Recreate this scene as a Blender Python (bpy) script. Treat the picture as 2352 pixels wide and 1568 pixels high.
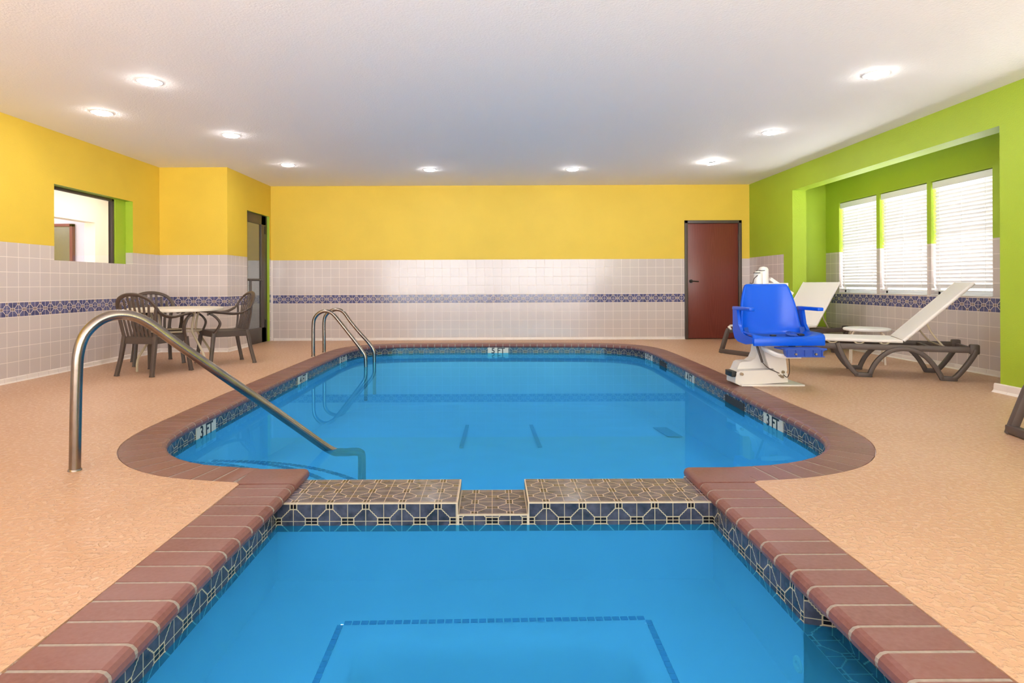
import bpy, bmesh, math, random
from mathutils import Vector, Matrix
from mathutils.geometry import tessellate_polygon
random.seed(7)
S = bpy.context.scene
COL = S.collection
for o in list(bpy.data.objects):
    bpy.data.objects.remove(o)

# ------------------------------------------------------------------ camera
FPX, CX, CY, ROLL, HC = 1392.0, 1131.5, 651.3, 0.0039, 1.0
cam = bpy.data.cameras.new('camera')
cam.sensor_width = 36.0
cam.sensor_fit = 'HORIZONTAL'
cam.lens = FPX * 36.0 / 2352.0
cam.shift_x = (1176.0 - CX) / 2352.0
cam.shift_y = (CY - 784.0) / 2352.0
cam.clip_start = 0.05
camo = bpy.data.objects.new('camera', cam)
COL.objects.link(camo)
camo.location = (0, 0, HC)
camo.rotation_euler = (math.pi / 2, 0, 0)
S.camera = camo

def at(x, y, Y):
    """point at distance Y seen at pixel (x, y)"""
    a, b = x - CX, y - CY
    u = (a * math.cos(ROLL) - b * math.sin(ROLL)) / FPX
    v = -(a * math.sin(ROLL) + b * math.cos(ROLL)) / FPX
    return Vector((u * Y, Y, HC + v * Y))
# the small roll of the camera about its optical axis (through the shifted centre)
camo.rotation_euler = (math.pi / 2, ROLL, 0)
_a, _b = CX - 1176.0, CY - 784.0          # keep the vanishing point where it is once rolled
_c, _s = math.cos(ROLL), math.sin(ROLL)
cam.shift_x = -(_a) / 2352.0
cam.shift_y = (_b) / 2352.0

# ------------------------------------------------------------------ light, sky, exposure
S.view_settings.view_transform = 'Standard'
S.view_settings.look = 'None'
S.view_settings.gamma = 1.0
S.view_settings.use_curve_mapping = False
S.view_settings.exposure = 0.99
W = bpy.data.worlds.new('world')
S.world = W
W.use_nodes = True
nt = W.node_tree
bg = nt.nodes['Background']
tc = nt.nodes.new('ShaderNodeTexCoord')
sep = nt.nodes.new('ShaderNodeSeparateXYZ')
ramp = nt.nodes.new('ShaderNodeValToRGB')
mr = nt.nodes.new('ShaderNodeMapRange')
mr.inputs[1].default_value = -0.12
mr.inputs[2].default_value = 0.25
nt.links.new(tc.outputs['Generated'], sep.inputs[0])
nt.links.new(sep.outputs['Z'], mr.inputs[0])
nt.links.new(mr.outputs[0], ramp.inputs[0])
ramp.color_ramp.elements[0].color = (1.0, 0.97, 0.94, 1)
ramp.color_ramp.elements[1].color = (0.03, 0.034, 0.04, 1)
nt.links.new(ramp.outputs[0], bg.inputs[0])
bg.inputs[1].default_value = 10.5

def area(name, loc, rot, sx, sy, power, color=(1, 1, 1), shape='RECTANGLE'):
    l = bpy.data.lights.new(name, 'AREA')
    l.shape = shape
    l.size = sx
    if shape in ('RECTANGLE', 'ELLIPSE'):
        l.size_y = sy
    l.energy = power
    l.color = color
    o = bpy.data.objects.new(name, l)
    o.location = loc
    o.rotation_euler = rot
    COL.objects.link(o)
    return o

# ------------------------------------------------------------------ materials
def newmat(name):
    m = bpy.data.materials.new(name)
    m.use_nodes = True
    return m, m.node_tree, m.node_tree.nodes['Principled BSDF']

def mat(name, col, rough=0.5, metal=0.0, noise=0.0, nscale=8.0, bump=0.0, bscale=60.0, spec=0.5,
        coat=0.0, detail=3.0, stretch=None, trans=0.0):
    m, t, b = newmat(name)
    b.inputs['Base Color'].default_value = (*col, 1)
    b.inputs['Roughness'].default_value = rough
    b.inputs['Metallic'].default_value = metal
    b.inputs['Specular IOR Level'].default_value = spec
    b.inputs['Coat Weight'].default_value = coat
    co = t.nodes.new('ShaderNodeTexCoord')
    src = co.outputs['Object']
    if stretch:
        mp = t.nodes.new('ShaderNodeMapping')
        mp.inputs['Scale'].default_value = stretch
        t.links.new(src, mp.inputs[0])
        src = mp.outputs[0]
    if noise > 0:
        n = t.nodes.new('ShaderNodeTexNoise')
        n.inputs['Scale'].default_value = nscale
        n.inputs['Detail'].default_value = detail
        t.links.new(src, n.inputs['Vector'])
        r = t.nodes.new('ShaderNodeMapRange')
        r.inputs[1].default_value = 0.3
        r.inputs[2].default_value = 0.7
        r.inputs[3].default_value = 1 - noise
        r.inputs[4].default_value = 1 + noise
        t.links.new(n.outputs['Fac'], r.inputs[0])
        vm = t.nodes.new('ShaderNodeVectorMath')
        vm.operation = 'SCALE'
        vm.inputs[0].default_value = col
        t.links.new(r.outputs[0], vm.inputs['Scale'])
        t.links.new(vm.outputs[0], b.inputs['Base Color'])
    if bump > 0:
        n = t.nodes.new('ShaderNodeTexNoise')
        n.inputs['Scale'].default_value = bscale
        n.inputs['Detail'].default_value = 3
        t.links.new(src, n.inputs['Vector'])
        bp = t.nodes.new('ShaderNodeBump')
        bp.inputs['Strength'].default_value = bump
        bp.inputs['Distance'].default_value = 0.01
        t.links.new(n.outputs['Fac'], bp.inputs['Height'])
        t.links.new(bp.outputs[0], b.inputs['Normal'])
    if trans > 0:
        tr = t.nodes.new('ShaderNodeBsdfTranslucent')
        tr.inputs[0].default_value = (*col, 1)
        mx = t.nodes.new('ShaderNodeMixShader')
        mx.inputs[0].default_value = trans
        t.links.new(b.outputs[0], mx.inputs[1])
        t.links.new(tr.outputs[0], mx.inputs[2])
        t.links.new(mx.outputs[0], t.nodes['Material Output'].inputs[0])
    return m

class N:
    """tiny node-math writer"""
    def __init__(s, t):
        s.t = t
    def m(s, op, a, b=None, c=None, clamp=False):
        n = s.t.nodes.new('ShaderNodeMath')
        n.operation = op
        n.use_clamp = clamp
        for i, v in enumerate((a, b, c)):
            if v is None:
                continue
            if isinstance(v, (int, float)):
                n.inputs[i].default_value = v
            else:
                s.t.links.new(v, n.inputs[i])
        return n.outputs[0]
    def mix(s, fac, a, b):
        n = s.t.nodes.new('ShaderNodeMix')
        n.data_type = 'RGBA'
        for i, v in ((0, fac), (6, a), (7, b)):
            if isinstance(v, (int, float)):
                n.inputs[i].default_value = v
            elif isinstance(v, tuple):
                n.inputs[i].default_value = (*v, 1)
            else:
                s.t.links.new(v, n.inputs[i])
        return n.outputs[2]
    def noise(s, vec, scale, detail=2.0):
        n = s.t.nodes.new('ShaderNodeTexNoise')
        n.inputs['Scale'].default_value = scale
        n.inputs['Detail'].default_value = detail
        if vec is not None:
            s.t.links.new(vec, n.inputs['Vector'])
        return n.outputs['Fac']

def deco_mat(name, px, py, tint_a, tint_b, black, grout, gw=0.019, rough=0.15):
    """patterned blue glazed tile; UV in metres, one tile = px * py"""
    m, t, b = newmat(name)
    k = N(t)
    uv = t.nodes.new('ShaderNodeUVMap')
    sp = t.nodes.new('ShaderNodeSeparateXYZ')
    t.links.new(uv.outputs[0], sp.inputs[0])
    X = k.m('DIVIDE', sp.outputs[0], px)
    Y = k.m('DIVIDE', sp.outputs[1], py)
    def near(v):           # distance to nearest integer, 0 .. 0.5
        f = k.m('FRACT', k.m('ADD', v, 1000.5))
        return k.m('ABSOLUTE', k.m('SUBTRACT', f, 0.5))
    u = near(X)
    v = near(Y)
    a = k.m('SUBTRACT', 0.5, v)
    c = k.m('SUBTRACT', 0.5, u)
    lt = lambda p, q: k.m('LESS_THAN', p, q)
    gt = lambda p, q: k.m('GREATER_THAN', p, q)
    mn = lambda p, q: k.m('MULTIPLY', p, q)
    mx = lambda p, q: k.m('MAXIMUM', p, q)
    g = gw
    bw, bh = 0.092, 0.170
    def box(p, q):
        ed1 = mn(lt(k.m('ABSOLUTE', k.m('SUBTRACT', p, bw)), g * .75), lt(q, bh + g * .5))
        ed2 = mn(lt(k.m('ABSOLUTE', k.m('SUBTRACT', q, bh)), g * .75), lt(p, bw + g * .5))
        ins = mn(lt(p, bw), lt(q, bh))
        return mx(ed1, ed2), ins
    e1, i1 = box(u, v)
    e2, i2 = box(a, c)
    # stepped diagonal from one small box to the other
    sm = k.m('ADD', u, v)
    wig = k.m('MULTIPLY', k.m('SINE', k.m('MULTIPLY', sm, 62.0)), 0.008)
    dg = k.m('ABSOLUTE', k.m('ADD', k.m('SUBTRACT', k.m('SUBTRACT', v, u), 0.08), wig))
    dm = mn(mn(lt(dg, g * 1.0), gt(u, bw - .005)), gt(a, bw - .005))
    grid = mx(mx(lt(u, g * .55), gt(u, 0.5 - g * .45)), mx(lt(v, g * .55), gt(v, 0.5 - g * .45)))
    line = mx(mx(grid, dm), mx(e1, e2))
    blk = mx(i1, i2)
    n1 = k.noise(uv.outputs[0], 22, 3)
    n2 = k.noise(uv.outputs[0], 7, 2)
    mixf = k.m('MULTIPLY_ADD', k.m('SUBTRACT', k.m('ADD', k.m('MULTIPLY', n1, .6), k.m('MULTIPLY', n2, .4)), .5), 3.2, .5, clamp=True)
    base = k.mix(mixf, tint_a, tint_b)
    base = k.mix(blk, base, black)
    base = k.mix(line, base, grout)
    t.links.new(base, b.inputs['Base Color'])
    t.links.new(k.m('MULTIPLY_ADD', line, 0.6, rough), b.inputs['Roughness'])
    bp = t.nodes.new('ShaderNodeBump')
    bp.inputs['Strength'].default_value = 0.35
    bp.inputs['Distance'].default_value = 0.002
    t.links.new(k.m('SUBTRACT', 1.0, line), bp.inputs['Height'])
    t.links.new(bp.outputs[0], b.inputs['Normal'])
    return m

def tile_mat(name, col, pitch, grout, off=0.0, rough=0.18):
    m, t, b = newmat(name)
    k = N(t)
    uv = t.nodes.new('ShaderNodeUVMap')
    sp = t.nodes.new('ShaderNodeSeparateXYZ')
    t.links.new(uv.outputs[0], sp.inputs[0])
    U = k.m('DIVIDE', sp.outputs[0], pitch)
    V = k.m('DIVIDE', k.m('SUBTRACT', sp.outputs[1], off), pitch * 1.017)
    def near(v):
        f = k.m('FRACT', k.m('ADD', v, 1000.5))
        return k.m('ABSOLUTE', k.m('SUBTRACT', f, 0.5))
    line = k.m('MAXIMUM', k.m('LESS_THAN', near(U), .018), k.m('LESS_THAN', near(V), .018))
    # each tile slightly its own tone
    cell = t.nodes.new('ShaderNodeCombineXYZ')
    t.links.new(k.m('FLOOR', U), cell.inputs[0])
    t.links.new(k.m('FLOOR', V), cell.inputs[1])
    wn = t.nodes.new('ShaderNodeTexWhiteNoise')
    t.links.new(cell.outputs[0], wn.inputs[0])
    tone = k.m('MULTIPLY_ADD', wn.outputs[0], .05, .975)
    vm = t.nodes.new('ShaderNodeVectorMath')
    vm.operation = 'SCALE'
    vm.inputs[0].default_value = col
    t.links.new(tone, vm.inputs['Scale'])
    t.links.new(k.mix(line, vm.outputs[0], grout), b.inputs['Base Color'])
    t.links.new(k.m('MULTIPLY_ADD', line, .5, rough), b.inputs['Roughness'])
    bp = t.nodes.new('ShaderNodeBump')
    bp.inputs['Strength'].default_value = .3
    bp.inputs['Distance'].default_value = .002
    t.links.new(k.m('SUBTRACT', 1.0, line), bp.inputs['Height'])
    t.links.new(bp.outputs[0], b.inputs['Normal'])
    return m

def brick_mat(name):
    m, t, b = newmat(name)
    k = N(t)
    at_ = t.nodes.new('ShaderNodeAttribute')
    at_.attribute_name = 'tone'
    co = t.nodes.new('ShaderNodeTexCoord')
    n = k.noise(co.outputs['Object'], 60, 4)
    n2 = k.noise(co.outputs['Object'], 4, 2)
    c1 = k.mix(at_.outputs['Fac'], (0.145, 0.042, 0.028), (0.195, 0.065, 0.050))
    c2 = k.mix(k.m('MULTIPLY_ADD', k.m('SUBTRACT', n, .5), 1.4, .35, clamp=True), c1, (0.24, 0.105, 0.095))
    c3 = k.mix(k.m('MULTIPLY_ADD', k.m('SUBTRACT', n2, .5), 1.0, .25, clamp=True), c2, (0.25, 0.125, 0.125))
    t.links.new(c3, b.inputs['Base Color'])
    b.inputs['Roughness'].default_value = .38
    b.inputs['Specular IOR Level'].default_value = .4
    bp = t.nodes.new('ShaderNodeBump')
    bp.inputs['Strength'].default_value = .15
    bp.inputs['Distance'].default_value = .003
    t.links.new(n, bp.inputs['Height'])
    t.links.new(bp.outputs[0], b.inputs['Normal'])
    return m

def deck_mat(name):
    m, t, b = newmat(name)
    k = N(t)
    co = t.nodes.new('ShaderNodeTexCoord')
    P = co.outputs['Object']
    n = k.noise(P, 38, 4)
    n2 = k.noise(P, 1.3, 3)
    n3 = k.noise(P, 140, 2)
    c = k.mix(k.m('MULTIPLY_ADD', k.m('SUBTRACT', n2, .5), 1.6, .5, clamp=True), (0.55, 0.31, 0.190), (0.61, 0.375, 0.245))
    # knocked down flats, paler
    flat = k.m('MULTIPLY_ADD', k.m('SUBTRACT', n, .53), 9.0, .5, clamp=True)
    c = k.mix(k.m('MULTIPLY', flat, .32), c, (0.68, 0.46, 0.325))
    t.links.new(c, b.inputs['Base Color'])
    t.links.new(k.m('MULTIPLY_ADD', flat, -.16, .46), b.inputs['Roughness'])
    bp = t.nodes.new('ShaderNodeBump')
    bp.inputs['Strength'].default_value = .6
    bp.inputs['Distance'].default_value = .004
    t.links.new(k.m('MULTIPLY_ADD', n3, .25, flat), bp.inputs['Height'])
    t.links.new(bp.outputs[0], b.inputs['Normal'])
    return m

def wood_mat(name):
    m, t, b = newmat(name)
    k = N(t)
    co = t.nodes.new('ShaderNodeTexCoord')
    mp = t.nodes.new('ShaderNodeMapping')
    mp.inputs['Scale'].default_value = (7, 1, .55)
    t.links.new(co.outputs['Object'], mp.inputs[0])
    wv = t.nodes.new('ShaderNodeTexWave')
    wv.wave_type = 'RINGS'
    wv.rings_direction = 'Y'
    wv.inputs['Scale'].default_value = 1.6
    wv.inputs['Distortion'].default_value = 3.5
    wv.inputs['Detail'].default_value = 2
    t.links.new(mp.outputs[0], wv.inputs[0])
    mp2 = t.nodes.new('ShaderNodeMapping')
    mp2.inputs['Scale'].default_value = (90, 1, 2.5)
    t.links.new(co.outputs['Object'], mp2.inputs[0])
    n = k.noise(mp2.outputs[0], 1.5, 3)
    c = k.mix(k.m('MULTIPLY', wv.outputs['Fac'], .35), (0.175, 0.034, 0.022), (0.25, 0.062, 0.045))
    c = k.mix(k.m('MULTIPLY_ADD', k.m('SUBTRACT', n, .5), 1.5, .3, clamp=True), c, (0.13, 0.024, 0.018))
    t.links.new(c, b.inputs['Base Color'])
    b.inputs['Roughness'].default_value = .32
    return m

def two_sided_ior(t, fr, ior):
    # the same reflectance from both faces of a thin layer
    g = t.nodes.new('ShaderNodeNewGeometry')
    mr_ = t.nodes.new('ShaderNodeMapRange')
    mr_.inputs[3].default_value = ior
    mr_.inputs[4].default_value = 1.0 / ior
    t.links.new(g.outputs['Backfacing'], mr_.inputs[0])
    t.links.new(mr_.outputs[0], fr.inputs[0])

def glass_mat(name, tint=(0.93, 0.96, 0.96), refl=1.0, rough=0.0):
    m, t, b = newmat(name)
    t.nodes.remove(b)
    fr = t.nodes.new('ShaderNodeFresnel')
    two_sided_ior(t, fr, 1.45)
    k = N(t)
    tr = t.nodes.new('ShaderNodeBsdfTransparent')
    tr.inputs[0].default_value = (*tint, 1)
    gl = t.nodes.new('ShaderNodeBsdfGlossy')
    gl.inputs['Roughness'].default_value = rough
    mx = t.nodes.new('ShaderNodeMixShader')
    t.links.new(k.m('MULTIPLY', fr.outputs[0], refl, clamp=True), mx.inputs[0])
    t.links.new(tr.outputs[0], mx.inputs[1])
    t.links.new(gl.outputs[0], mx.inputs[2])
    t.links.new(mx.outputs[0], t.nodes['Material Output'].inputs[0])
    return m

def water_mat(name, scatter):
    m, t, b = newmat(name)
    t.nodes.remove(b)
    k = N(t)
    co = t.nodes.new('ShaderNodeTexCoord')
    mp = t.nodes.new('ShaderNodeMapping')
    mp.inputs['Scale'].default_value = (1.0, 0.5, 1)
    t.links.new(co.outputs['Object'], mp.inputs[0])
    n = k.noise(mp.outputs[0], 4.0, 2)
    bp = t.nodes.new('ShaderNodeBump')
    bp.inputs['Strength'].default_value = .03
    bp.inputs['Distance'].default_value = .003
    t.links.new(n, bp.inputs['Height'])
    fr = t.nodes.new('ShaderNodeFresnel')
    two_sided_ior(t, fr, 1.33)
    t.links.new(bp.outputs[0], fr.inputs['Normal'])
    tr = t.nodes.new('ShaderNodeBsdfTransparent')
    tr.inputs[0].default_value = (0.25, 0.68, 1.0, 1)
    gl = t.nodes.new('ShaderNodeBsdfGlossy')
    gl.inputs['Roughness'].default_value = .012
    gl.inputs[0].default_value = (0.15, 0.70, 1.0, 1)
    t.links.new(bp.outputs[0], gl.inputs['Normal'])
    df = t.nodes.new('ShaderNodeBsdfDiffuse')      # suspended matter scattering light back
    df.inputs[0].default_value = (0.045, 0.44, 1.0, 1)
    mb = t.nodes.new('ShaderNodeMixShader')
    mb.inputs[0].default_value = scatter
    t.links.new(tr.outputs[0], mb.inputs[1])
    t.links.new(df.outputs[0], mb.inputs[2])
    mx = t.nodes.new('ShaderNodeMixShader')
    t.links.new(k.m('MULTIPLY', k.m('SUBTRACT', fr.outputs[0], .12, clamp=True), 1.5), mx.inputs[0])
    t.links.new(mb.outputs[0], mx.inputs[1])
    t.links.new(gl.outputs[0], mx.inputs[2])
    t.links.new(mx.outputs[0], t.nodes['Material Output'].inputs[0])
    return m

def emit_mat(name, col, s):
    m, t, b = newmat(name)
    b.inputs['Base Color'].default_value = (*col, 1)
    b.inputs['Emission Color'].default_value = (*col, 1)
    b.inputs['Emission Strength'].default_value = s
    return m

YEL = (0.74, 0.51, 0.048)
GRN = (0.36, 0.53, 0.028)
M = {}
M['yellow'] = mat('yellow_wall_paint', YEL, .55, noise=.03, nscale=2, bump=.25, bscale=110)
M['green'] = mat('green_wall_paint', (0.37, 0.51, 0.030), .5, noise=.03, nscale=2, bump=.3, bscale=90)
M['ceiling'] = mat('ceiling_paint', (0.91, 0.88, 0.85), .8, bump=.3, bscale=70)
M['tile'] = tile_mat('pale_wall_tile', (0.595, 0.515, 0.495), .1524, (0.80, 0.71, 0.655))
M['band'] = deco_mat('blue_border_tile', .1524, .150, (0.045, 0.045, 0.13), (0.15, 0.15, 0.30), (0.04, 0.022, 0.035), (0.74, 0.62, 0.56), gw=.027)
M['pool_tile'] = deco_mat('pool_mosaic_tile', .1723, .1723, (0.020, 0.027, 0.045), (0.085, 0.088, 0.13), (0.012, 0.008, 0.010), (0.50, 0.43, 0.29))
M['weir_tile'] = deco_mat('weir_top_tile', .1723, .153, (0.06, 0.053, 0.08), (0.15, 0.135, 0.19), (0.03, 0.015, 0.018), (0.52, 0.42, 0.35), gw=.017)
M['grout'] = mat('cream_grout', (0.62, 0.52, 0.40), .7, noise=.06, nscale=30)
M['brick'] = brick_mat('red_coping_brick')
M['brick_grout'] = mat('grey_brick_grout', (0.34, 0.29, 0.26), .85, noise=.12, nscale=60)
M['deck'] = deck_mat('orange_textured_deck')
M['plaster'] = mat('pool_plaster', (0.78, 0.88, 1.0), .7, noise=.03, nscale=3)
M['spa_plaster'] = mat('spa_plaster', (0.52, 0.55, 0.62), .7, noise=.03, nscale=3)
M['navy'] = mat('navy_trim_tile', (0.05, 0.14, 0.34), .25)
M['water'] = water_mat('pool_water', .30)
M['spa_water'] = water_mat('spa_water', .26)
M['steel'] = mat('brushed_steel', (0.29, 0.25, 0.22), .24, metal=1.0, noise=.12, nscale=12, bump=.04, bscale=200)
M['brown'] = mat('brown_resin', (0.078, 0.054, 0.044), .45, noise=.06, nscale=10, bump=.08, bscale=300)
M['taupe'] = mat('taupe_resin', (0.095, 0.070, 0.062), .5, noise=.06, nscale=10, bump=.08, bscale=300)
M['sling'] = mat('white_sling_fabric', (0.80, 0.75, 0.73), .7, bump=.15, bscale=500)
M['cream'] = mat('cream_plastic', (0.76, 0.68, 0.58), .4)
M['cream_metal'] = mat('cream_painted_metal', (0.50, 0.42, 0.30), .4)
M['white'] = mat('white_plastic', (0.85, 0.82, 0.80), .4)
M['white_powder'] = mat('white_powder_coat', (0.80, 0.76, 0.72), .35)
M['blue'] = mat('glossy_blue_plastic', (0.002, 0.10, 0.72), .30, spec=.35)
M['blue_dark'] = mat('blue_footrest_plastic', (0.03, 0.085, 0.45), .35)
M['strap'] = mat('blue_webbing', (0.006, 0.06, 0.38), .6)
M['black'] = mat('black_rubber', (0.015, 0.015, 0.015), .5)
M['bolt'] = mat('zinc_bolt', (0.40, 0.33, 0.25), .4, metal=1.0)
M['bronze'] = mat('dark_bronze_frame', (0.075, 0.055, 0.045), .45, noise=.05, nscale=20)
M['wood'] = wood_mat('red_oak_veneer')
M['darkmetal'] = mat('dark_lever_metal', (0.03, 0.025, 0.022), .35, metal=.6)
M['glass'] = glass_mat('clear_glass')
M['door_glass'] = glass_mat('door_glass', (0.80, 0.82, 0.80), 1.8)
M['slat'] = mat('white_blind_slat', (0.84, 0.82, 0.82), .45, trans=.01)
M['vinyl'] = mat('white_window_vinyl', (0.85, 0.85, 0.85), .4)
M['lamp'] = emit_mat('lamp_lens', (1.0, 0.98, 0.97), 80)
M['lamp_trim'] = mat('white_lamp_trim', (0.85, 0.83, 0.82), .5)
M['hall_wall'] = mat('hall_cream_paint', (0.80, 0.68, 0.52), .7)
M['hall_lav'] = mat('hall_lavender_paint', (0.60, 0.52, 0.56), .7)
M['hall_white'] = mat('hall_white_paint', (0.85, 0.84, 0.84), .7)
M['hall_door'] = mat('hall_olive_door', (0.13, 0.10, 0.025), .4, noise=.1, nscale=30)
M['marker'] = mat('pale_marker_tile', (0.66, 0.66, 0.56), .3, noise=.05, nscale=20)
M['ink'] = mat('black_marker_ink', (0.01, 0.01, 0.012), .4)
M['dark_hole'] = mat('skimmer_throat', (0.03, 0.03, 0.03), .7)

# ------------------------------------------------------------------ object helpers
def tag(o, label=None, cat=None, group=None, kind=None):
    if label: o['label'] = label
    if cat: o['category'] = cat
    if group: o['group'] = group
    if kind: o['kind'] = kind
    return o

def thing(name, label, cat, loc=(0, 0, 0), rz=0.0, group=None):
    o = bpy.data.objects.new(name, None)
    COL.objects.link(o)
    o.empty_display_size = .1
    o.location = loc
    o.rotation_euler = (0, 0, rz)
    return tag(o, label, cat, group)

def link(name, me, parent=None, loc=None):
    o = bpy.data.objects.new(name, me)
    COL.objects.link(o)
    if parent is not None:
        o.parent = parent
    if loc is not None:
        o.location = loc
    return o

def obj(name, bm, mats, parent=None, smooth=True, angle=35, loc=None):
    me = bpy.data.meshes.new(name)
    bmesh.ops.recalc_face_normals(bm, faces=bm.faces)
    bm.to_mesh(me)
    bm.free()
    if not isinstance(mats, (list, tuple)):
        mats = [mats]
    for m in mats:
        me.materials.append(m)
    if smooth:
        me.polygons.foreach_set('use_smooth', [True] * len(me.polygons))
        me.set_sharp_from_angle(angle=math.radians(angle))
    me.update()
    return link(name, me, parent, loc)

def add_box(bm, x0, x1, y0, y1, z0, z1, mi=0, mtx=None, bevel=0.0, seg=2):
    vs = [bm.verts.new((x, y, z)) for x in (x0, x1) for y in (y0, y1) for z in (z0, z1)]
    idx = ((0, 1, 3, 2), (4, 6, 7, 5), (0, 4, 5, 1), (2, 3, 7, 6), (0, 2, 6, 4), (1, 5, 7, 3))
    fs = [bm.faces.new([vs[i] for i in f]) for f in idx]
    for f in fs:
        f.material_index = mi
    if bevel > 0:
        es = list({e for f in fs for e in f.edges})
        r = bmesh.ops.bevel(bm, geom=es, offset=bevel, segments=seg, affect='EDGES', profile=.5)
        for f in r['faces']:
            f.material_index = mi
        if mtx:
            vv = {v for f in r['faces'] for v in f.verts} | {v for f in fs if f.is_valid for v in f.verts}
            bmesh.ops.transform(bm, matrix=mtx, verts=list(vv))
        return
    if mtx:
        bmesh.ops.transform(bm, matrix=mtx, verts=vs)

def smooth_path(pts, n=6, closed=False):
    pts = [Vector(p) for p in pts]
    out = []
    L = len(pts)
    rng = range(L if closed else L - 1)
    for i in rng:
        if closed:
            p0, p1, p2, p3 = pts[(i - 1) % L], pts[i], pts[(i + 1) % L], pts[(i + 2) % L]
        else:
            p1, p2 = pts[i], pts[i + 1]
            p0 = pts[i - 1] if i > 0 else p1 * 2 - p2
            p3 = pts[i + 2] if i + 2 < L else p2 * 2 - p1
        for j in range(n):
            t = j / n
            out.append(0.5 * ((2 * p1) + (-p0 + p2) * t + (2 * p0 - 5 * p1 + 4 * p2 - p3) * t * t + (-p0 + 3 * p1 - 3 * p2 + p3) * t ** 3))
    if not closed:
        out.append(pts[-1])
    return out

def add_sweep(bm, pts, section, up=Vector((0, 0, 1)), mi=0, closed=False, scale=None, caps=True):
    """section: list of (a, b) ; a along side vector, b along 'up-ish' vector"""
    pts = [Vector(p) for p in pts]
    n = len(pts)
    rings = []
    prev = None
    for i, p in enumerate(pts):
        if closed:
            tg = pts[(i + 1) % n] - pts[(i - 1) % n]
        else:
            tg = pts[min(i + 1, n - 1)] - pts[max(i - 1, 0)]
        tg.normalize()
        if prev is None:
            side = tg.cross(up)
            if side.length < 1e-4:
                side = tg.cross(Vector((0, 1, 0)))
            side.normalize()
            nu = side.cross(tg).normalized()
        else:
            nu = prev - tg * prev.dot(tg)
            if nu.length < 1e-5:
                nu = up
            nu.normalize()
            side = tg.cross(nu).normalized()
        prev = nu
        k = scale[i] if scale else 1.0
        rings.append([bm.verts.new(p + side * (a * k) + nu * (b * k)) for a, b in section])
    m = len(section)
    for i in range(n if closed else n - 1):
        r0, r1 = rings[i], rings[(i + 1) % n]
        for j in range(m):
            f = bm.faces.new((r0[j], r0[(j + 1) % m], r1[(j + 1) % m], r1[j]))
            f.material_index = mi
    if caps and not closed:
        for r in (rings[0], rings[-1][::-1]):
            f = bm.faces.new(r)
            f.material_index = mi

def circ(r, n=12, ry=None):
    ry = ry or r
    return [(r * math.cos(2 * math.pi * i / n), ry * math.sin(2 * math.pi * i / n)) for i in range(n)]

def rrect(w, h, r=None, n=3):
    r = r if r is not None else min(w, h) * .3
    out = []
    for cx, cy, a0 in ((w / 2 - r, h / 2 - r, 0), (-w / 2 + r, h / 2 - r, 90), (-w / 2 + r, -h / 2 + r, 180), (w / 2 - r, -h / 2 + r, 270)):
        for i in range(n + 1):
            a = math.radians(a0 + 90 * i / n)
            out.append((cx + r * math.cos(a), cy + r * math.sin(a)))
    return out

def add_tube(bm, pts, r, n=12, mi=0, closed=False):
    add_sweep(bm, pts, circ(r, n), mi=mi, closed=closed)

def add_lathe(bm, prof, c=(0, 0, 0), n=32, mi=0, mtx=None):
    rings = []
    allv = []
    for r, z in prof:
        if r < 1e-6:
            v = bm.verts.new((c[0], c[1], c[2] + z))
            rings.append([v])
            allv.append(v)
        else:
            ring = [bm.verts.new((c[0] + r * math.cos(2 * math.pi * i / n), c[1] + r * math.sin(2 * math.pi * i / n), c[2] + z)) for i in range(n)]
            rings.append(ring)
            allv += ring
    for a, b in zip(rings, rings[1:]):
        for i in range(n):
            j = (i + 1) % n
            if len(a) == 1 and len(b) == 1:
                continue
            if len(a) == 1:
                f = bm.faces.new((a[0], b[j], b[i]))
            elif len(b) == 1:
                f = bm.faces.new((a[i], a[j], b[0]))
            else:
                f = bm.faces.new((a[i], a[j], b[j], b[i]))
            f.material_index = mi
    for r in (rings[0], rings[-1]):
        if len(r) > 1:
            f = bm.faces.new(r)
            f.material_index = mi
    if mtx:
        bmesh.ops.transform(bm, matrix=mtx, verts=allv)

def add_cyl(bm, p0, p1, r, n=16, mi=0, r1=None):
    p0, p1 = Vector(p0), Vector(p1)
    d = p1 - p0
    q = d.to_track_quat('Z', 'Y').to_matrix().to_4x4()
    add_lathe(bm, [(r, 0), (r if r1 is None else r1, d.length)], n=n, mi=mi, mtx=Matrix.Translation(p0) @ q)

def add_prism(bm, poly, d0, d1, axis='Y', mi=0, mtx=None):
    """2D polygon (a, b) extruded along axis: Y -> (a, d, b), X -> (d, a, b), Z -> (a, b, d)"""
    def mk(a, b, d):
        return {'Y': (a, d, b), 'X': (d, a, b), 'Z': (a, b, d)}[axis]
    va = [bm.verts.new(mk(a, b, d0)) for a, b in poly]
    vb = [bm.verts.new(mk(a, b, d1)) for a, b in poly]
    n = len(poly)
    fs = []
    for i in range(n):
        fs.append(bm.faces.new((va[i], va[(i + 1) % n], vb[(i + 1) % n], vb[i])))
    tri = tessellate_polygon([[Vector((a, b, 0)) for a, b in poly]])
    for t in tri:
        fs.append(bm.faces.new([va[i] for i in t]))
        fs.append(bm.faces.new([vb[i] for i in reversed(t)]))
    for f in fs:
        f.material_index = mi
    if mtx:
        bmesh.ops.transform(bm, matrix=mtx, verts=va + vb)

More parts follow.
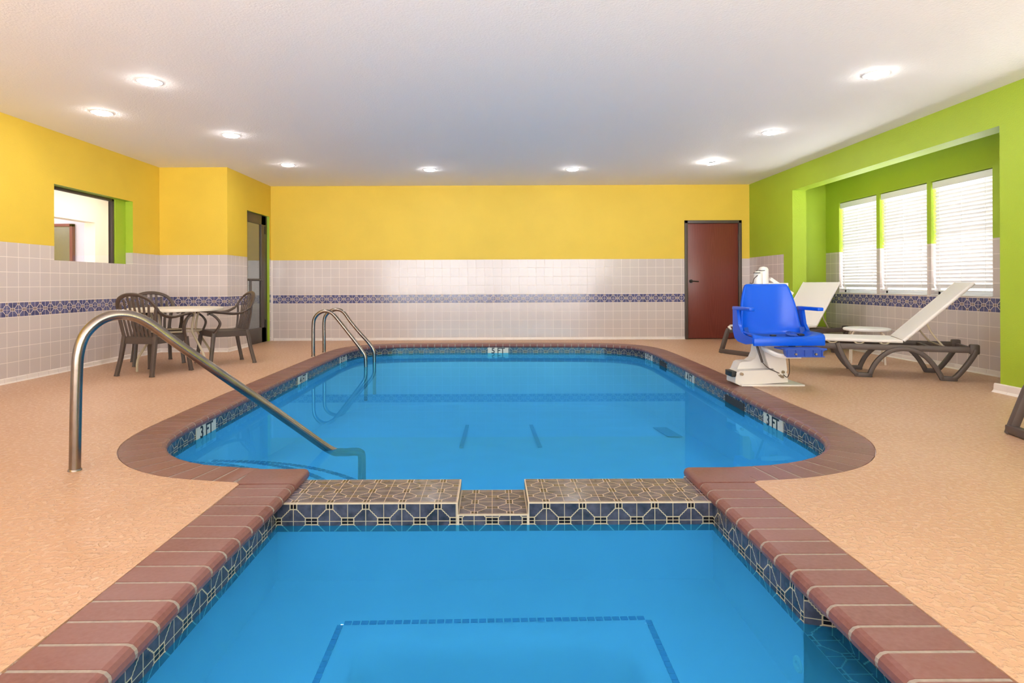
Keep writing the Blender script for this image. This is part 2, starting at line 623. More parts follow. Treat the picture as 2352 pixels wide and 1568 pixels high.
class UVMesh:
    """quads with uv in metres"""
    def __init__(s):
        s.v, s.f, s.uv, s.mi = [], [], [], []
    def quad(s, pts, uvs, mi=0):
        b = len(s.v)
        s.v += [tuple(p) for p in pts]
        s.f.append(tuple(range(b, b + len(pts))))
        s.uv += list(uvs)
        s.mi.append(mi)
    def build(s, name, mats, parent=None, attr=None, smooth=False):
        me = bpy.data.meshes.new(name)
        me.from_pydata(s.v, [], s.f)
        l = me.uv_layers.new(name='UVMap')
        for i, u in enumerate(s.uv):
            l.data[i].uv = u
        for m in mats:
            me.materials.append(m)
        me.polygons.foreach_set('material_index', s.mi)
        if smooth:
            me.polygons.foreach_set('use_smooth', [True] * len(me.polygons))
        me.update()
        return link(name, me, parent)

def struct(o):
    o['kind'] = 'structure'
    return o

def pieces(name, bm, mats, parent=None, **kw):
    """every separate shell of the bmesh becomes a part of its own"""
    left = set(bm.faces)
    groups = []
    while left:
        stack = [left.pop()]
        isl = set(stack)
        while stack:
            f = stack.pop()
            for v in f.verts:
                for g in v.link_faces:
                    if g in left:
                        left.discard(g)
                        isl.add(g)
                        stack.append(g)
        groups.append(isl)
    groups.sort(key=lambda g: min(f.calc_center_median().x for f in g))
    for isl in groups:
        nb = bmesh.new()
        mp_ = {}
        for f in isl:
            for v in f.verts:
                if v not in mp_:
                    mp_[v] = nb.verts.new(v.co)
        for f in isl:
            nb.faces.new([mp_[v] for v in f.verts])
        obj(name, nb, mats, parent, **kw)
    bm.free()

# ------------------------------------------------------------------ room shell
H = 2.75
WMATS = None
def wall(name, o, d, nrm, length, u0, zones, holes=(), thick=.12, mats=None, reveal=True, top=H, tz0=0):
    """o: origin at floor, d: unit dir along wall (2D), nrm: unit normal into the room (2D)
    zones: list of (z0, z1, material index); holes: (a0, a1, z0, z1, depth or None)"""
    us = sorted({0, length} | {h[0] for h in holes} | {h[1] for h in holes})
    zs = sorted({z for z0, z1, m in zones for z in (z0, z1)} | {h[2] for h in holes} | {h[3] for h in holes})
    zs = [z for z in zs if 0 <= z <= top]
    P = lambda a, z, k=0.0: (o[0] + d[0] * a - nrm[0] * k, o[1] + d[1] * a - nrm[1] * k, z)
    q = UVMesh()
    def zone(z):
        for z0, z1, m in zones:
            if z0 <= z < z1:
                return z0, m
        return 0, 0
    def inhole(a, z):
        return any(h[0] < a < h[1] and h[2] < z < h[3] for h in holes)
    for i in range(len(us) - 1):
        for j in range(len(zs) - 1):
            a0, a1, z0, z1 = us[i], us[i + 1], zs[j], zs[j + 1]
            if inhole((a0 + a1) / 2, (z0 + z1) / 2):
                continue
            zb, m = zone((z0 + z1) / 2)
            vo = zb if m == 2 else 0
            q.quad([P(a0, z0), P(a1, z0), P(a1, z1), P(a0, z1)],
                   [(u0 + a0, z0 - vo), (u0 + a1, z0 - vo), (u0 + a1, z1 - vo), (u0 + a0, z1 - vo)], m)
            q.quad([P(a1, z0, thick), P(a0, z0, thick), P(a0, z1, thick), P(a1, z1, thick)], [(0, 0)] * 4, 0)
    for h in holes:
        a0, a1, z0, z1 = h[:4]
        dp = thick
        rm = h[4] if len(h) > 4 else 3
        q.quad([P(a0, z1), P(a1, z1), P(a1, z1, dp), P(a0, z1, dp)], [(0, 0)] * 4, rm)
        if z0 > 0:
            q.quad([P(a0, z0), P(a0, z0, dp), P(a1, z0, dp), P(a1, z0)],
                   [(a0, .003), (a0, dp + .003), (a1, dp + .003), (a1, .003)], 1)
        cuts = sorted({z0, z1} | {z for z in zs if z0 < z < z1})
        for c0, c1 in zip(cuts, cuts[1:]):
            zb, m = zone((c0 + c1) / 2)
            mm = rm if m in (0, 3) else m
            if rm == 3 and len(h) > 5:
                mm = rm
            for a in (a0, a1):
                q.quad([P(a, c0), P(a, c1), P(a, c1, dp), P(a, c0, dp)],
                       [(.02, c0), (.02, c1), (.02 + dp, c1), (.02 + dp, c0)], mm)
    return struct(q.build(name, mats))

def zones(base, zt, paint=0, bb=None):
    b0 = base + 4 * .155
    return [(0, b0, 1), (b0, b0 + .150, 2), (b0 + .150, zt, 1), (zt, H, paint)]

def tile_zone_mat(base):
    # rows counted from the base strip
    return tile_mat('pale_wall_tile_%d' % int(base * 1000), (0.595, 0.515, 0.495), .1524, (0.80, 0.71, 0.655), off=base)

T55 = tile_zone_mat(.055)
T40 = tile_zone_mat(.040)
XL, XR, XB, YB, YS, XSH = -4.96, 4.58, 5.32, 10.8, 9.03, -3.95
ZT = .055 + 4 * .155 + .150 + 4 * .155
mL = [M['yellow'], T55, M['band'], M['green']]
# left wall, with the interior window
wall('wall_left', (XL, -2.5), (0, 1), (1, 0), YS + 2.5, .0, zones(.055, ZT), [(6.86 + 2.5, 8.36 + 2.5, 1.285, 2.15, 3)], .17, mL)
wall('wall_alcove', (XL, YS), (1, 0), (0, -1), XSH - XL, .03, zones(.055, ZT), [], .12, mL)
wall('wall_door_return', (XSH, YS), (0, 1), (1, 0), YB - YS, .02, zones(.055, ZT), [(9.76 - YS, 10.73 - YS, 0, 2.20, 3, 1)], .06, mL)
mB = [M['yellow'], T40, M['band'], M['green']]
wall('wall_back', (XSH, YB), (1, 0), (0, -1), XR - XSH, .0, zones(.040, .040 + 8 * .155 + .15), [(3.42 - XSH, 4.43 - XSH, 0, 2.11, 0)], .12, mB)
# right wall: tiled bit, piers and the header over the two window bays
mR = [M['green'], T55, M['band'], M['green']]
allg = [(0, H, 0)]
wall('wall_right', (XR, YB), (0, -1), (-1, 0), YB - 9.53, .01, zones(.055, ZT), [], .21, mR)
wall('wall_right_pier', (XR, 9.53), (0, -1), (-1, 0), 9.53 + 2.5, 0, allg,
     [(9.53 - 9.25, 9.53 - 5.47, 0, 2.407, 0), (9.53 - 5.20, 9.53 - 1.2, 0, 2.407, 0)], .21, mR)
YW = 9.67
hol = []
for i in range(3):
    for y0 in (9.30, 4.98):
        a = YW - (y0 - i * .975)
        hol.append((a, a + .905, .845, 2.215, 3))
wall('wall_window', (XB, YW), (0, -1), (-1, 0), YW - 1.0, .02, [(0, .675, 1), (.675, .825, 2), (.825, 1.465, 1), (1.465, H, 0)], hol, .14, mR)
wall('wall_bay_far', (4.79, YW), (1, 0), (0, -1), XB - 4.79, 0, allg, [], .1, mR)
wall('wall_bay_partition', (4.79, 5.20), (1, 0), (0, -1), XB - 4.79, 0, allg, [], -.27, mR)
wall('wall_bay_near', (4.79, 1.1), (1, 0), (0, 1), XB - 4.79, 0, allg, [], .1, mR)

# baseboards: a narrow cove tile along each tiled wall
def baseboard(name, p0, p1, nrm, h, t=.012):
    bm = bmesh.new()
    p0, p1, n = Vector((*p0, 0)), Vector((*p1, 0)), Vector((*nrm, 0))
    L = (p1 - p0).length
    d = (p1 - p0).normalized()
    k = max(1, round(L / .1524))
    for i in range(k):
        a, b = p0 + d * (L * i / k + .001), p0 + d * (L * (i + 1) / k - .001)
        prof = [(0, 0), (t * 2.2, 0), (t * 1.2, h * .25), (t, h * .9), (t * .6, h), (0, h)]
        va = [bm.verts.new(a + n * x + Vector((0, 0, z))) for x, z in prof]
        vb = [bm.verts.new(b + n * x + Vector((0, 0, z))) for x, z in prof]
        for j in range(len(prof)):
            bm.faces.new((va[j], va[(j + 1) % 6], vb[(j + 1) % 6], vb[j]))
        bm.faces.new(va[::-1])
        bm.faces.new(vb)
    return struct(obj(name, bm, M['base'], smooth=False))
M['base'] = mat('pale_cove_tile', (0.78, 0.70, 0.66), .3, noise=.04, nscale=6)
baseboard('baseboard_left', (XL, .5), (XL, YS), (1, 0), .055)
baseboard('baseboard_alcove', (XL, YS), (XSH + .012, YS), (0, -1), .055)
baseboard('baseboard_door_return', (XSH, YS - .01), (XSH, 9.75), (1, 0), .055)
baseboard('baseboard_back', (XSH + .05, YB), (3.42, YB), (0, -1), .045)
baseboard('baseboard_right', (XR, YB), (XR, 9.28), (-1, 0), .055)
baseboard('baseboard_window', (XB, YW), (XB, 5.47), (-1, 0), .06)
baseboard('baseboard_pier', (XR, 5.52), (XR, 5.21), (-1, 0), .08, .02)
# pale corner strip beside the glass door
bm = bmesh.new()
add_box(bm, XSH, XSH + .035, YB - .008, YB, 0, 1.43)
struct(obj('trim_1', bm, M['base'], smooth=False))

# ceiling
bm = bmesh.new()
add_box(bm, XL - .3, XB + .3, -2.6, YB + .3, H, H + .1)
struct(obj('ceiling', bm, M['ceiling'], smooth=False))
# wall behind the camera with added openings, unseen, sized to let in fill light
bm = bmesh.new()
for x0, x1, z0, z1 in ((XL, XB, 0, .35), (XL, XB, 2.45, H), (XL, -4.3, .35, 2.45), (-.15, .15, .35, 2.45), (4.4, XB, .35, 2.45)):
    add_box(bm, x0, x1, -2.6, -2.5, z0, z1)
struct(obj('wall_rear', bm, M['yellow'], smooth=False))

# ------------------------------------------------------------------ pool outline
NOSE = [(-1.000, 3.300), (-1.20, 3.322), (-1.383, 3.352), (-1.610, 3.405), (-1.800, 3.510), (-1.945, 3.650), (-2.045, 3.800), (-2.115, 3.98),
        (-2.160, 4.27), (-2.185, 4.80), (-2.205, 5.80), (-2.210, 7.14), (-2.205, 8.60), (-2.170, 9.25), (-2.060, 9.63), (-1.790, 9.89),
        (-1.35, 10.02), (-0.60, 10.055), (0.0, 10.04), (0.85, 10.01), (1.45, 9.97), (1.90, 9.86), (2.180, 9.62), (2.300, 9.20), (2.320, 8.60),
        (2.290, 7.40), (2.245, 6.17), (2.205, 5.04), (2.190, 4.40), (2.150, 4.02), (2.080, 3.80), (1.955, 3.61), (1.800, 3.475),
        (1.565, 3.370), (1.300, 3.325), (1.02, 3.290)]
path = [Vector((p[0], p[1], 0)) for p in smooth_path([(x, y, 0) for x, y in NOSE], 12)]

def resample(pts, step):
    ds = [0]
    for a, b in zip(pts, pts[1:]):
        ds.append(ds[-1] + (b - a).length)
    n = max(1, round(ds[-1] / step))
    out = []
    j = 0
    for i in range(n + 1):
        s = ds[-1] * i / n
        while j < len(ds) - 2 and ds[j + 1] < s:
            j += 1
        t = (s - ds[j]) / max(1e-9, ds[j + 1] - ds[j])
        out.append(pts[j].lerp(pts[j + 1], min(1, max(0, t))))
    return out

def offset(pts, d):
    """positive = outwards (away from the water) for a path running anticlockwise seen from below"""
    out = []
    n = len(pts)
    for i, p in enumerate(pts):
        t = pts[min(i + 1, n - 1)] - pts[max(i - 1, 0)]
        t.normalize()
        nn = Vector((-t.y, t.x, 0))
        out.append(p + nn * d)
    return out
# running from the left spa corner, up the left side: outwards is to the left of travel
CW = .262
SXL, SXR = -1.000, 1.035     # nose lines of the spa
ZW = -.150                   # water level

# ---- brick coping: one mesh of separate bricks over a recessed grout bed
def brick_profile(w):
    r = .030
    pr = [(w, -.002)]
    for i in range(7):
        a = math.pi / 2 + math.pi * i / 6
        pr.append((r + r * math.cos(a), -.032 + r * math.sin(a)))
    pr.append((w, -.062))
    return pr

def coping(name, runs, label):
    q = UVMesh()
    tones = []
    def brick(c0, c1, o0, o1, w, tone, gap=.007, inset=0.0, mi=0):
        # c: inner ends, o: outward unit vectors at both ends
        pr = brick_profile(w)
        d = (c1 - c0).normalized()
        A = [c0 + d * gap + o0 * (max(x, inset)) + Vector((0, 0, z if not inset else (z - .0018 if z > -.02 else z + .003))) for x, z in pr]
        B = [c1 - d * gap + o1 * (max(x, inset)) + Vector((0, 0, z if not inset else (z - .0018 if z > -.02 else z + .003))) for x, z in pr]
        m = len(pr)
        for j in range(m):
            q.quad([A[j], A[(j + 1) % m], B[(j + 1) % m], B[j]], [(0, 0)] * 4, mi)
            tones.append(tone)
        q.quad(A, [(0, 0)] * m, mi); tones.append(tone)
        q.quad(B[::-1], [(0, 0)] * m, mi); tones.append(tone)
    for pts, w in runs:
        outs = []
        n = len(pts)
        for i in range(n):
            t = (pts[min(i + 1, n - 1)] - pts[max(i - 1, 0)]).normalized()
            outs.append(Vector((-t.y, t.x, 0)))
        for i in range(n - 1):
            brick(pts[i], pts[i + 1], outs[i], outs[i + 1], w, random.random())
            brick(pts[i], pts[i + 1], outs[i], outs[i + 1], w - .001, 0, gap=0, inset=.0012, mi=1)
    o = q.build(name, [M['brick'], M['brick_grout']])
    a = o.data.attributes.new('tone', 'FLOAT', 'FACE')
    a.data.foreach_set('value', tones)
    # smooth the bullnose
    o.data.polygons.foreach_set('use_smooth', [True] * len(o.data.polygons))
    return o
run_pool = resample([p for p in path if p.x < SXL - .262 or p.x > SXR + .257 or p.y > 5], .1135)
def straight(p0, p1, ys):
    return [Vector((p0 + (p1 - p0) * 0, y, 0)) for y in ys]
# spa sides: left run goes towards +Y so that outwards (left of travel) is -X
yl = [0.40 + .1175 * i for i in range(23)]
yl = [y for y in yl if y < 3.0] + [3.045]
for i, y in enumerate(yl):       # one cut brick, as in the photo
    pass
left_run = [Vector((SXL + .004 * math.sin(y * 5), y, 0)) for y in yl]
yr = [1.644 - .1175 * k for k in range(10, 0, -1)] + [1.644, 1.767, 1.884, 2.0015, 2.117, 2.237, 2.350, 2.468, 2.585, 2.704, 2.82, 2.935, 3.04]
right_run = [Vector((SXR, y, 0)) for y in reversed(yr)]
end_run = [Vector((x, .38, 0)) for x in [SXR - (SXR - SXL) * i / 17 for i in range(18)]]
cop = coping('pool_coping', [(run_pool, CW), (left_run, .275), (right_run, .270), (end_run, .26)], '')
def corner_block(sx, x, y0, y1):
    bm = bmesh.new()
    x0, x1 = (x - .300, x) if sx < 0 else (x, x + .295)
    add_box(bm, x0, x1, y0, y1, -.062, -.0021)
    es = [e for e in bm.edges if all(abs(v.co.x - x) < 1e-4 for v in e.verts) or all(abs(v.co.y - y1) < 1e-4 for v in e.verts)]
    bmesh.ops.bevel(bm, geom=es, offset=.027, segments=5, affect='EDGES', profile=.5)
    return bm
for sx, x in ((-1, SXL), (1, SXR)):
    o = obj('corner_brick', corner_block(sx, x, 3.052, 3.318), M['brick'], cop)
    a = o.data.attributes.new('tone', 'FLOAT', 'FACE')
    a.data.foreach_set('value', [.5] * len(o.data.polygons))
tag(cop, 'red brown bullnose brick coping edging the pool and the spa', 'pool coping', kind='structure')

# ---- deck with the pool-shaped hole
out = offset(path, CW + .004)
hole = [Vector((SXL - .277, .12, 0)), Vector((SXL - .277, 3.040, 0))] + [p for p in out if (p.x < SXL - .29 or p.x > SXR + .285 or p.y > 5)] + \
       [Vector((SXR + .273, 3.036, 0)), Vector((SXR + .273, .12, 0))]
outer = [Vector((XL - .2, -2.6, 0)), Vector((XB + .2, -2.6, 0)), Vector((XB + .2, YB + .3, 0)), Vector((XL - .2, YB + .3, 0))]
tri = tessellate_polygon([outer, hole[::-1]])
allp = outer + hole[::-1]
bm = bmesh.new()
vs = [bm.verts.new((p.x, p.y, .0)) for p in allp]
for t in tri:
    try:
        bm.faces.new([vs[i] for i in t])
    except ValueError:
        pass
hv = vs[len(outer):]
lo = [bm.verts.new((v.co.x, v.co.y, -.06)) for v in hv]
for i in range(len(hv) - 1):
    bm.faces.new((hv[i], hv[i + 1], lo[i + 1], lo[i]))
fl = obj('floor', bm, M['deck'], smooth=False)
if sum(p.normal.z for p in fl.data.polygons[:20]) < 0:
    fl.data.flip_normals()
struct(fl)

# ---- basins: tiled waterline over plaster, floor sloping down to the far end
def floor_z(y):
    return -.50 - max(0, y - 3.3) * .075
wl = offset(resample(path, .06), .030)
q = UVMesh()
s = 0
n = len(wl)
for i in range(n - 1):
    a, b = wl[i], wl[i + 1]
    L = (b - a).length
    q.quad([(a.x, a.y, -.178), (b.x, b.y, -.178), (b.x, b.y, -.04), (a.x, a.y, -.04)],
           [(s, -.1353), (s + L, -.1353), (s + L, .0027), (s, .0027)], 0)
    q.quad([(a.x, a.y, floor_z(a.y)), (b.x, b.y, floor_z(b.y)), (b.x, b.y, -.178), (a.x, a.y, -.178)], [(0, 0)] * 4, 1)
    s += L
cen = Vector((0.03, 6.6, 0))
for i in range(n - 1):
    a, b = wl[i], wl[i + 1]
    q.quad([(cen.x, cen.y, floor_z(cen.y)), (a.x, a.y, floor_z(a.y)), (b.x, b.y, floor_z(b.y))], [(0, 0)] * 3, 1)
a, b = wl[-1], wl[0]
q.quad([(cen.x, cen.y, floor_z(cen.y)), (a.x, a.y, floor_z(a.y)), (b.x, b.y, floor_z(b.y))], [(0, 0)] * 3, 1)
basin = q.build('pool_basin', [M['pool_tile'], M['plaster']])
tag(basin, 'pale blue pool basin with a patterned tile waterline', 'pool basin', kind='structure')

# spa basin: bench all round and a deeper well
TX0, TX1, WY0, WY1 = -1.030, 1.045, 2.890, 3.235
NY = 2.045     # the right wall steps out nearer than this
ZB, ZP = -.41, -1.15
q = UVMesh()
def vwall(x0, y0, x1, y1, z0, z1, mi, uo=0.0):
    L = math.hypot(x1 - x0, y1 - y0)
    q.quad([(x0, y0, z0), (x1, y1, z0), (x1, y1, z1), (x0, y0, z1)],
           [(uo, z0 + .043), (uo + L, z0 + .043), (uo + L, z1 + .043), (uo, z1 + .043)], mi)
for seg in (((TX0, .44), (TX0, WY0), .04), ((TX1, WY0), (TX1, NY), -.08), ((TX1, NY), (1.14, NY - .03), .0), ((1.14, NY - .03), (1.14, .44), .05), ((1.14, .44), (TX0, .44), 0)):
    (x0, y0), (x1, y1), uo = seg
    vwall(x0, y0, x1, y1, -.178, -.04, 0, uo)
    if x0 < 1.1 or y1 < .5:
        vwall(min(x0, TX1), y0, min(x1, TX1), y1, ZB, -.178, 1)
vwall(TX1, NY, TX1, .44, ZB, -.1781, 1)
# tiled ledge in the recess
q.quad([(TX1, .44, -.178), (1.14, .44, -.178), (1.14, NY, -.178), (TX1, NY, -.178)], [(0, 0), (.095, 0), (.095, 1.6), (0, 1.6)], 0)
WX0, WX1, WYN = -.635, .645, 2.515
for (x0, x1, y0, y1) in ((TX0, WX0, .44, WY0), (WX1, TX1, .44, WY0), (WX0, WX1, WYN, WY0)):
    q.quad([(x0, y0, ZB), (x1, y0, ZB), (x1, y1, ZB), (x0, y1, ZB)], [(0, 0)] * 4, 1)
spa = q.build('spa_basin', [M['pool_tile'], M['spa_plaster']])
tag(spa, 'blue spa basin with a bench and a deeper well in the middle', 'spa basin', kind='structure')
# well with rolled sides
bm = bmesh.new()
rings = []
for ins, z in ((0, ZB), (.05, ZB - .004), (.085, ZB - .02), (.105, ZB - .05), (.115, ZB - .10), (.12, ZP)):
    x0, x1, y1 = WX0 + ins, WX1 - ins, WYN - ins
    r = .02 + ins * .9
    ring = []
    for cx, cy, a0 in ((x1 - r, y1 - r, 0), (x0 + r, y1 - r, 90)):
        for i in range(7):
            a = math.radians(a0 + 15 * i)
            ring.append((cx + r * math.cos(a), cy + r * math.sin(a)))
    ring += [(x0, .44), (x1, .44)]
    rings.append([bm.verts.new((x, y, z)) for x, y in ring])
for r0, r1 in zip(rings, rings[1:]):
    for i in range(len(r0)):
        j = (i + 1) % len(r0)
        bm.faces.new((r0[i], r0[j], r1[j], r1[i]))
bm.faces.new(rings[-1])
obj('spa_well', bm, M['spa_plaster'], spa)
# dashed navy trim along the edge of the bench
bm = bmesh.new()
def dash(x0, y0, x1, y1, z, w=.024, pitch=.0345, th=.004):
    d = Vector((x1 - x0, y1 - y0, 0))
    L = d.length
    d.normalize()
    ang = math.atan2(d.y, d.x)
    k = int(L / pitch)
    for i in range(k):
        c = Vector((x0, y0, z)) + d * (pitch * (i + .5) * L / (k * pitch))
        add_box(bm, -pitch * .42, pitch * .42, -w / 2, w / 2, 0, th, mtx=Matrix.Translation(c) @ Matrix.Rotation(ang, 4, 'Z'))
dash(WX0 + .01, WYN + .005, WX1 - .01, WYN + .035, ZB)
dash(WX0, WYN - .01, WX0 + .02, .5, ZB)
dash(WX1, WYN + .02, WX1 - .02, .5, ZB)
obj('bench_trim', bm, M['navy'], spa, smooth=False)
# wall jets under water on both spa sides
for sx, x, yy in ((-1, TX0, 1.95), (1, TX1, 1.88 + .2)):
    bm = bmesh.new()
    add_lathe(bm, [(.0, .0), (.011, .001), (.013, .006), (.024, .008), (.027, .004), (.027, 0)], n=24,
              mtx=Matrix.Translation((x - sx * 0.0, yy, -.31)) @ Matrix.Rotation(-sx * math.pi / 2, 4, 'Y'))
    obj('spa_jet', bm, M['marker'], spa)

# pool entry steps in the near left corner, with dashed trim
bm_t = None
cs = Vector((-2.215, 3.30, 0))
for k, (r, z) in enumerate(((1.06, -.27), (1.40, -.355), (1.70, -.445))):
    bm = bmesh.new()
    arc = []
    for i in range(41):
        a = math.radians(-8 + 98 * i / 40)
        p = Vector((cs.x + r * math.cos(a), cs.y + r * math.sin(a)))
        arc.append((p.x, max(p.y, 3.245)))
    poly = [(cs.x, 3.245)] + arc
    # keep the step inside the basin wall
    inner = []
    for x, y in poly:
        if y < 4.4:
            # near corner of the basin is rounded
            best = min(wl, key=lambda w: abs(w.y - y) if w.x < -1 else 9)
            x = max(x, best.x + .002) if x < -1.3 else x
        inner.append((x, y))
    add_prism(bm, inner, floor_z(5.0) - .15, z, axis='Z')
    st = obj('entry_step', bm, M['plaster'], basin, smooth=False)
    bm = bmesh.new()
    for i in range(int(r * 1.6 / .05)):
        a = (i + .5) * .05 / r
        if a > math.pi / 2 - .03:
            break
        c = Matrix.Translation((cs.x + (r - .035) * math.cos(a), cs.y + (r - .035) * math.sin(a), z)) @ Matrix.Rotation(a + math.pi / 2, 4, 'Z')
        add_box(bm, -.019, .019, -.022, .022, 0, .004, mtx=c)
    obj('step_trim', bm, M['navy'], basin, smooth=False)
# reflections of wall items, built as darker marks on the pool floor
def reflection_mark(x0, x1, y0, y1, name, m, th=.004, extra=None):
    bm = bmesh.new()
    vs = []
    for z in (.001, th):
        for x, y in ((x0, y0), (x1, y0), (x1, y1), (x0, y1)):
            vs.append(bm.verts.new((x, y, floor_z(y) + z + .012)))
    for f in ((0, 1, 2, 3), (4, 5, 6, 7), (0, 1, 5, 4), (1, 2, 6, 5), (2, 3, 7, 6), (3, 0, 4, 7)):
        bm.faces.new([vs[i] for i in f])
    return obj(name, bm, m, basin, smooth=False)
M['reflection_blue'] = mat('painted_reflection', (0.12, 0.30, 0.50), .4)

# ---- water surfaces
def water(name, poly, label, m='water'):
    bm = bmesh.new()
    tri = tessellate_polygon([[Vector((x, y, 0)) for x, y in poly]])
    vs = [bm.verts.new((x, y, ZW)) for x, y in poly]
    for t in tri:
        bm.faces.new([vs[i] for i in t])
    o = obj(name, bm, M[m], smooth=False)
    if o.data.polygons[0].normal.z < 0:
        o.data.flip_normals()
    return tag(o, label, 'water', kind='structure')
water('pool_water', [(p.x, p.y) for p in wl], 'still blue water of the swimming pool')
water('spa_water', [(TX0, .44), (1.14, .44), (1.14, NY - .03), (TX1, NY), (TX1, WY0), (TX0, WY0)], 'still blue water of the spa in front', 'spa_water')

# ---- tiled weir between spa and pool
q = UVMesh()
ZTp, ZN = -.043, -.100
NX0, NX1 = -.170, .165
ub = .954
def wq(p, uv, mi):
    q.quad(p, uv, mi)
def block(x0, x1, zt, e=.006, left=True, right=True):
    # grout-coloured body with tiles a hair proud
    for p in ([(x0, WY0, -.9), (x1, WY0, -.9), (x1, WY0, zt), (x0, WY0, zt)], [(x1, WY1, -.9), (x0, WY1, -.9), (x0, WY1, zt), (x1, WY1, zt)],
              [(x0, WY0, zt), (x1, WY0, zt), (x1, WY1, zt), (x0, WY1, zt)], [(x0, WY1, -.9), (x0, WY0, -.9), (x0, WY0, zt), (x0, WY1, zt)],
              [(x1, WY0, -.9), (x1, WY1, -.9), (x1, WY1, zt), (x1, WY0, zt)]):
        wq(p, [(0, 0)] * 4, 2)
    zb = -.178
    f = .0012
    wq([(x0 + e, WY0 - f, zb), (x1 - e, WY0 - f, zb), (x1 - e, WY0 - f, zt - e), (x0 + e, WY0 - f, zt - e)],
       [(x0 + e + ub, zb - ZTp), (x1 - e + ub, zb - ZTp), (x1 - e + ub, zt - e - ZTp), (x0 + e + ub, zt - e - ZTp)], 0)
    wq([(x1 - e, WY1 + f, zb), (x0 + e, WY1 + f, zb), (x0 + e, WY1 + f, zt - e), (x1 - e, WY1 + f, zt - e)],
       [(x1 - e, zb - ZTp), (x0 + e, zb - ZTp), (x0 + e, zt - e - ZTp), (x1 - e, zt - e - ZTp)], 0)
    wq([(x0 + e, WY0 + e, zt + f), (x1 - e, WY0 + e, zt + f), (x1 - e, WY1 - e, zt + f), (x0 + e, WY1 - e, zt + f)],
       [(x0 + e + ub, e - .012), (x1 - e + ub, e - .012), (x1 - e + ub, WY1 - WY0 - e - .012), (x0 + e + ub, WY1 - WY0 - e - .012)], 1)
    # below the tile: plaster
    wq([(x0, WY0 - .002, -.9), (x1, WY0 - .002, -.9), (x1, WY0 - .002, zb), (x0, WY0 - .002, zb)], [(0, 0)] * 4, 3)
    wq([(x1, WY1 + .002, -.9), (x0, WY1 + .002, -.9), (x0, WY1 + .002, zb), (x1, WY1 + .002, zb)], [(0, 0)] * 4, 3)
block(TX0 - .01, NX0, ZTp)
block(NX0, NX1, ZN)
block(NX1, TX1 + .01, ZTp)
for x, sgn in ((NX0, 1), (NX1, -1)):
    f = .0012 * sgn
    wq([(x + f, WY0 + .006, ZN + .003), (x + f, WY1 - .006, ZN + .003), (x + f, WY1 - .006, ZTp - .006), (x + f, WY0 + .006, ZTp - .006)],
       [(.09, -.05), (.40, -.05), (.40, .0), (.09, .0)], 0)
weir = q.build('spa_weir', [M['pool_tile'], M['weir_tile'], M['grout'], M['spa_plaster']])
tag(weir, 'tiled wall with a notch dividing the spa from the pool', 'tiled wall', kind='structure')

# ---- depth markers and skimmers along the waterline
def text_mesh(body, size, ext=.0015, bold=.0):
    c = bpy.data.curves.new('lettering', 'FONT')
    c.body = body
    c.size = size
    c.extrude = ext
    c.offset = bold
    c.align_x = 'CENTER'
    c.align_y = 'CENTER'
    c.resolution_u = 3
    o = bpy.data.objects.new('lettering', c)
    COL.objects.link(o)
    dg = bpy.context.evaluated_depsgraph_get()
    me = bpy.data.meshes.new_from_object(o.evaluated_get(dg))
    bpy.data.objects.remove(o)
    return me

def marker(body, pos, facing, label):
    """facing: 2D unit vector the marker faces"""
    ang = math.atan2(facing[1], facing[0]) + math.pi / 2
    r = thing('depth_marker', label, 'depth marker', (pos[0], pos[1], -.128), ang, 'depth markers set in the pool waterline tiles')
    bm = bmesh.new()
    add_box(bm, -.172, .172, -.004, .010, -.085, .083)
    pl_ = obj('plate', bm, M['marker'], r, smooth=False)
    me = text_mesh(body, .128, .0012, .0022)
    me.materials.clear()
    me.materials.append(M['ink'])
    o = link('lettering', me, pl_, (0, -.0045, .012))
    o.rotation_euler = (math.pi / 2, 0, 0)
    o.scale = (.95, 1, 1)
    return r
def on_wall(y, side):
    c = [w for w in wl if (w.x < 0) == (side < 0) and w.y > 3.6]
    i = min(range(len(c)), key=lambda i: abs(c[i].y - y))
    a, b = c[max(0, i - 1)], c[min(len(c) - 1, i + 1)]
    d = (b - a).normalized()
    nn = Vector((d.y, -d.x, 0))      # towards the water
    return c[i] + nn * .002, (nn.x, nn.y)
for body, y, side, lab in (('3 FT', 4.64, -1, 'pale 3 FT depth tile on the left pool wall below the handrail'),
                           ('4 FT', 7.13, -1, 'pale 4 FT depth tile midway along the left pool wall'),
                           ('5 FT', 8.98, -1, 'pale 5 FT depth tile on the left pool wall beside the ladder'),
                           ('3 FT', 4.81, 1, 'pale 3 FT depth tile at the near end of the right pool wall'),
                           ('4 FT', 7.08, 1, 'pale 4 FT depth tile midway along the right pool wall'),
                           ('5 FT', 9.10, 1, 'pale 5 FT depth tile at the far end of the right pool wall')):
    p, f = on_wall(y, side)
    marker(body, p, f, lab)
c = min((w for w in wl if w.y > 9.8), key=lambda w: abs(w.x - .083))
marker('5 FT', (c.x, c.y - .002), (0, -1), 'pale 5 FT depth tile on the far end wall of the pool')
for y in (5.645, 8.39):
    p, f = on_wall(y, 1)
    ang = math.atan2(f[1], f[0]) + math.pi / 2
    bm = bmesh.new()
    add_box(bm, -.24 if y < 6 else -.17, .24 if y < 6 else .17, -.004, .001, -.20, -.085)
    o = obj('skimmer', bm, M['dark_hole'], basin, smooth=False)
    o.location = (p.x, p.y, 0)
    o.rotation_euler = (0, 0, ang)
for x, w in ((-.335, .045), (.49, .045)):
    reflection_mark(x - w / 2, x + w / 2, 6.36, 7.85, 'reflected_bar', M['reflection_blue'])
reflection_mark(2.00, 2.17, 6.95, 7.60, 'reflected_sign', M['reflection_blue'])

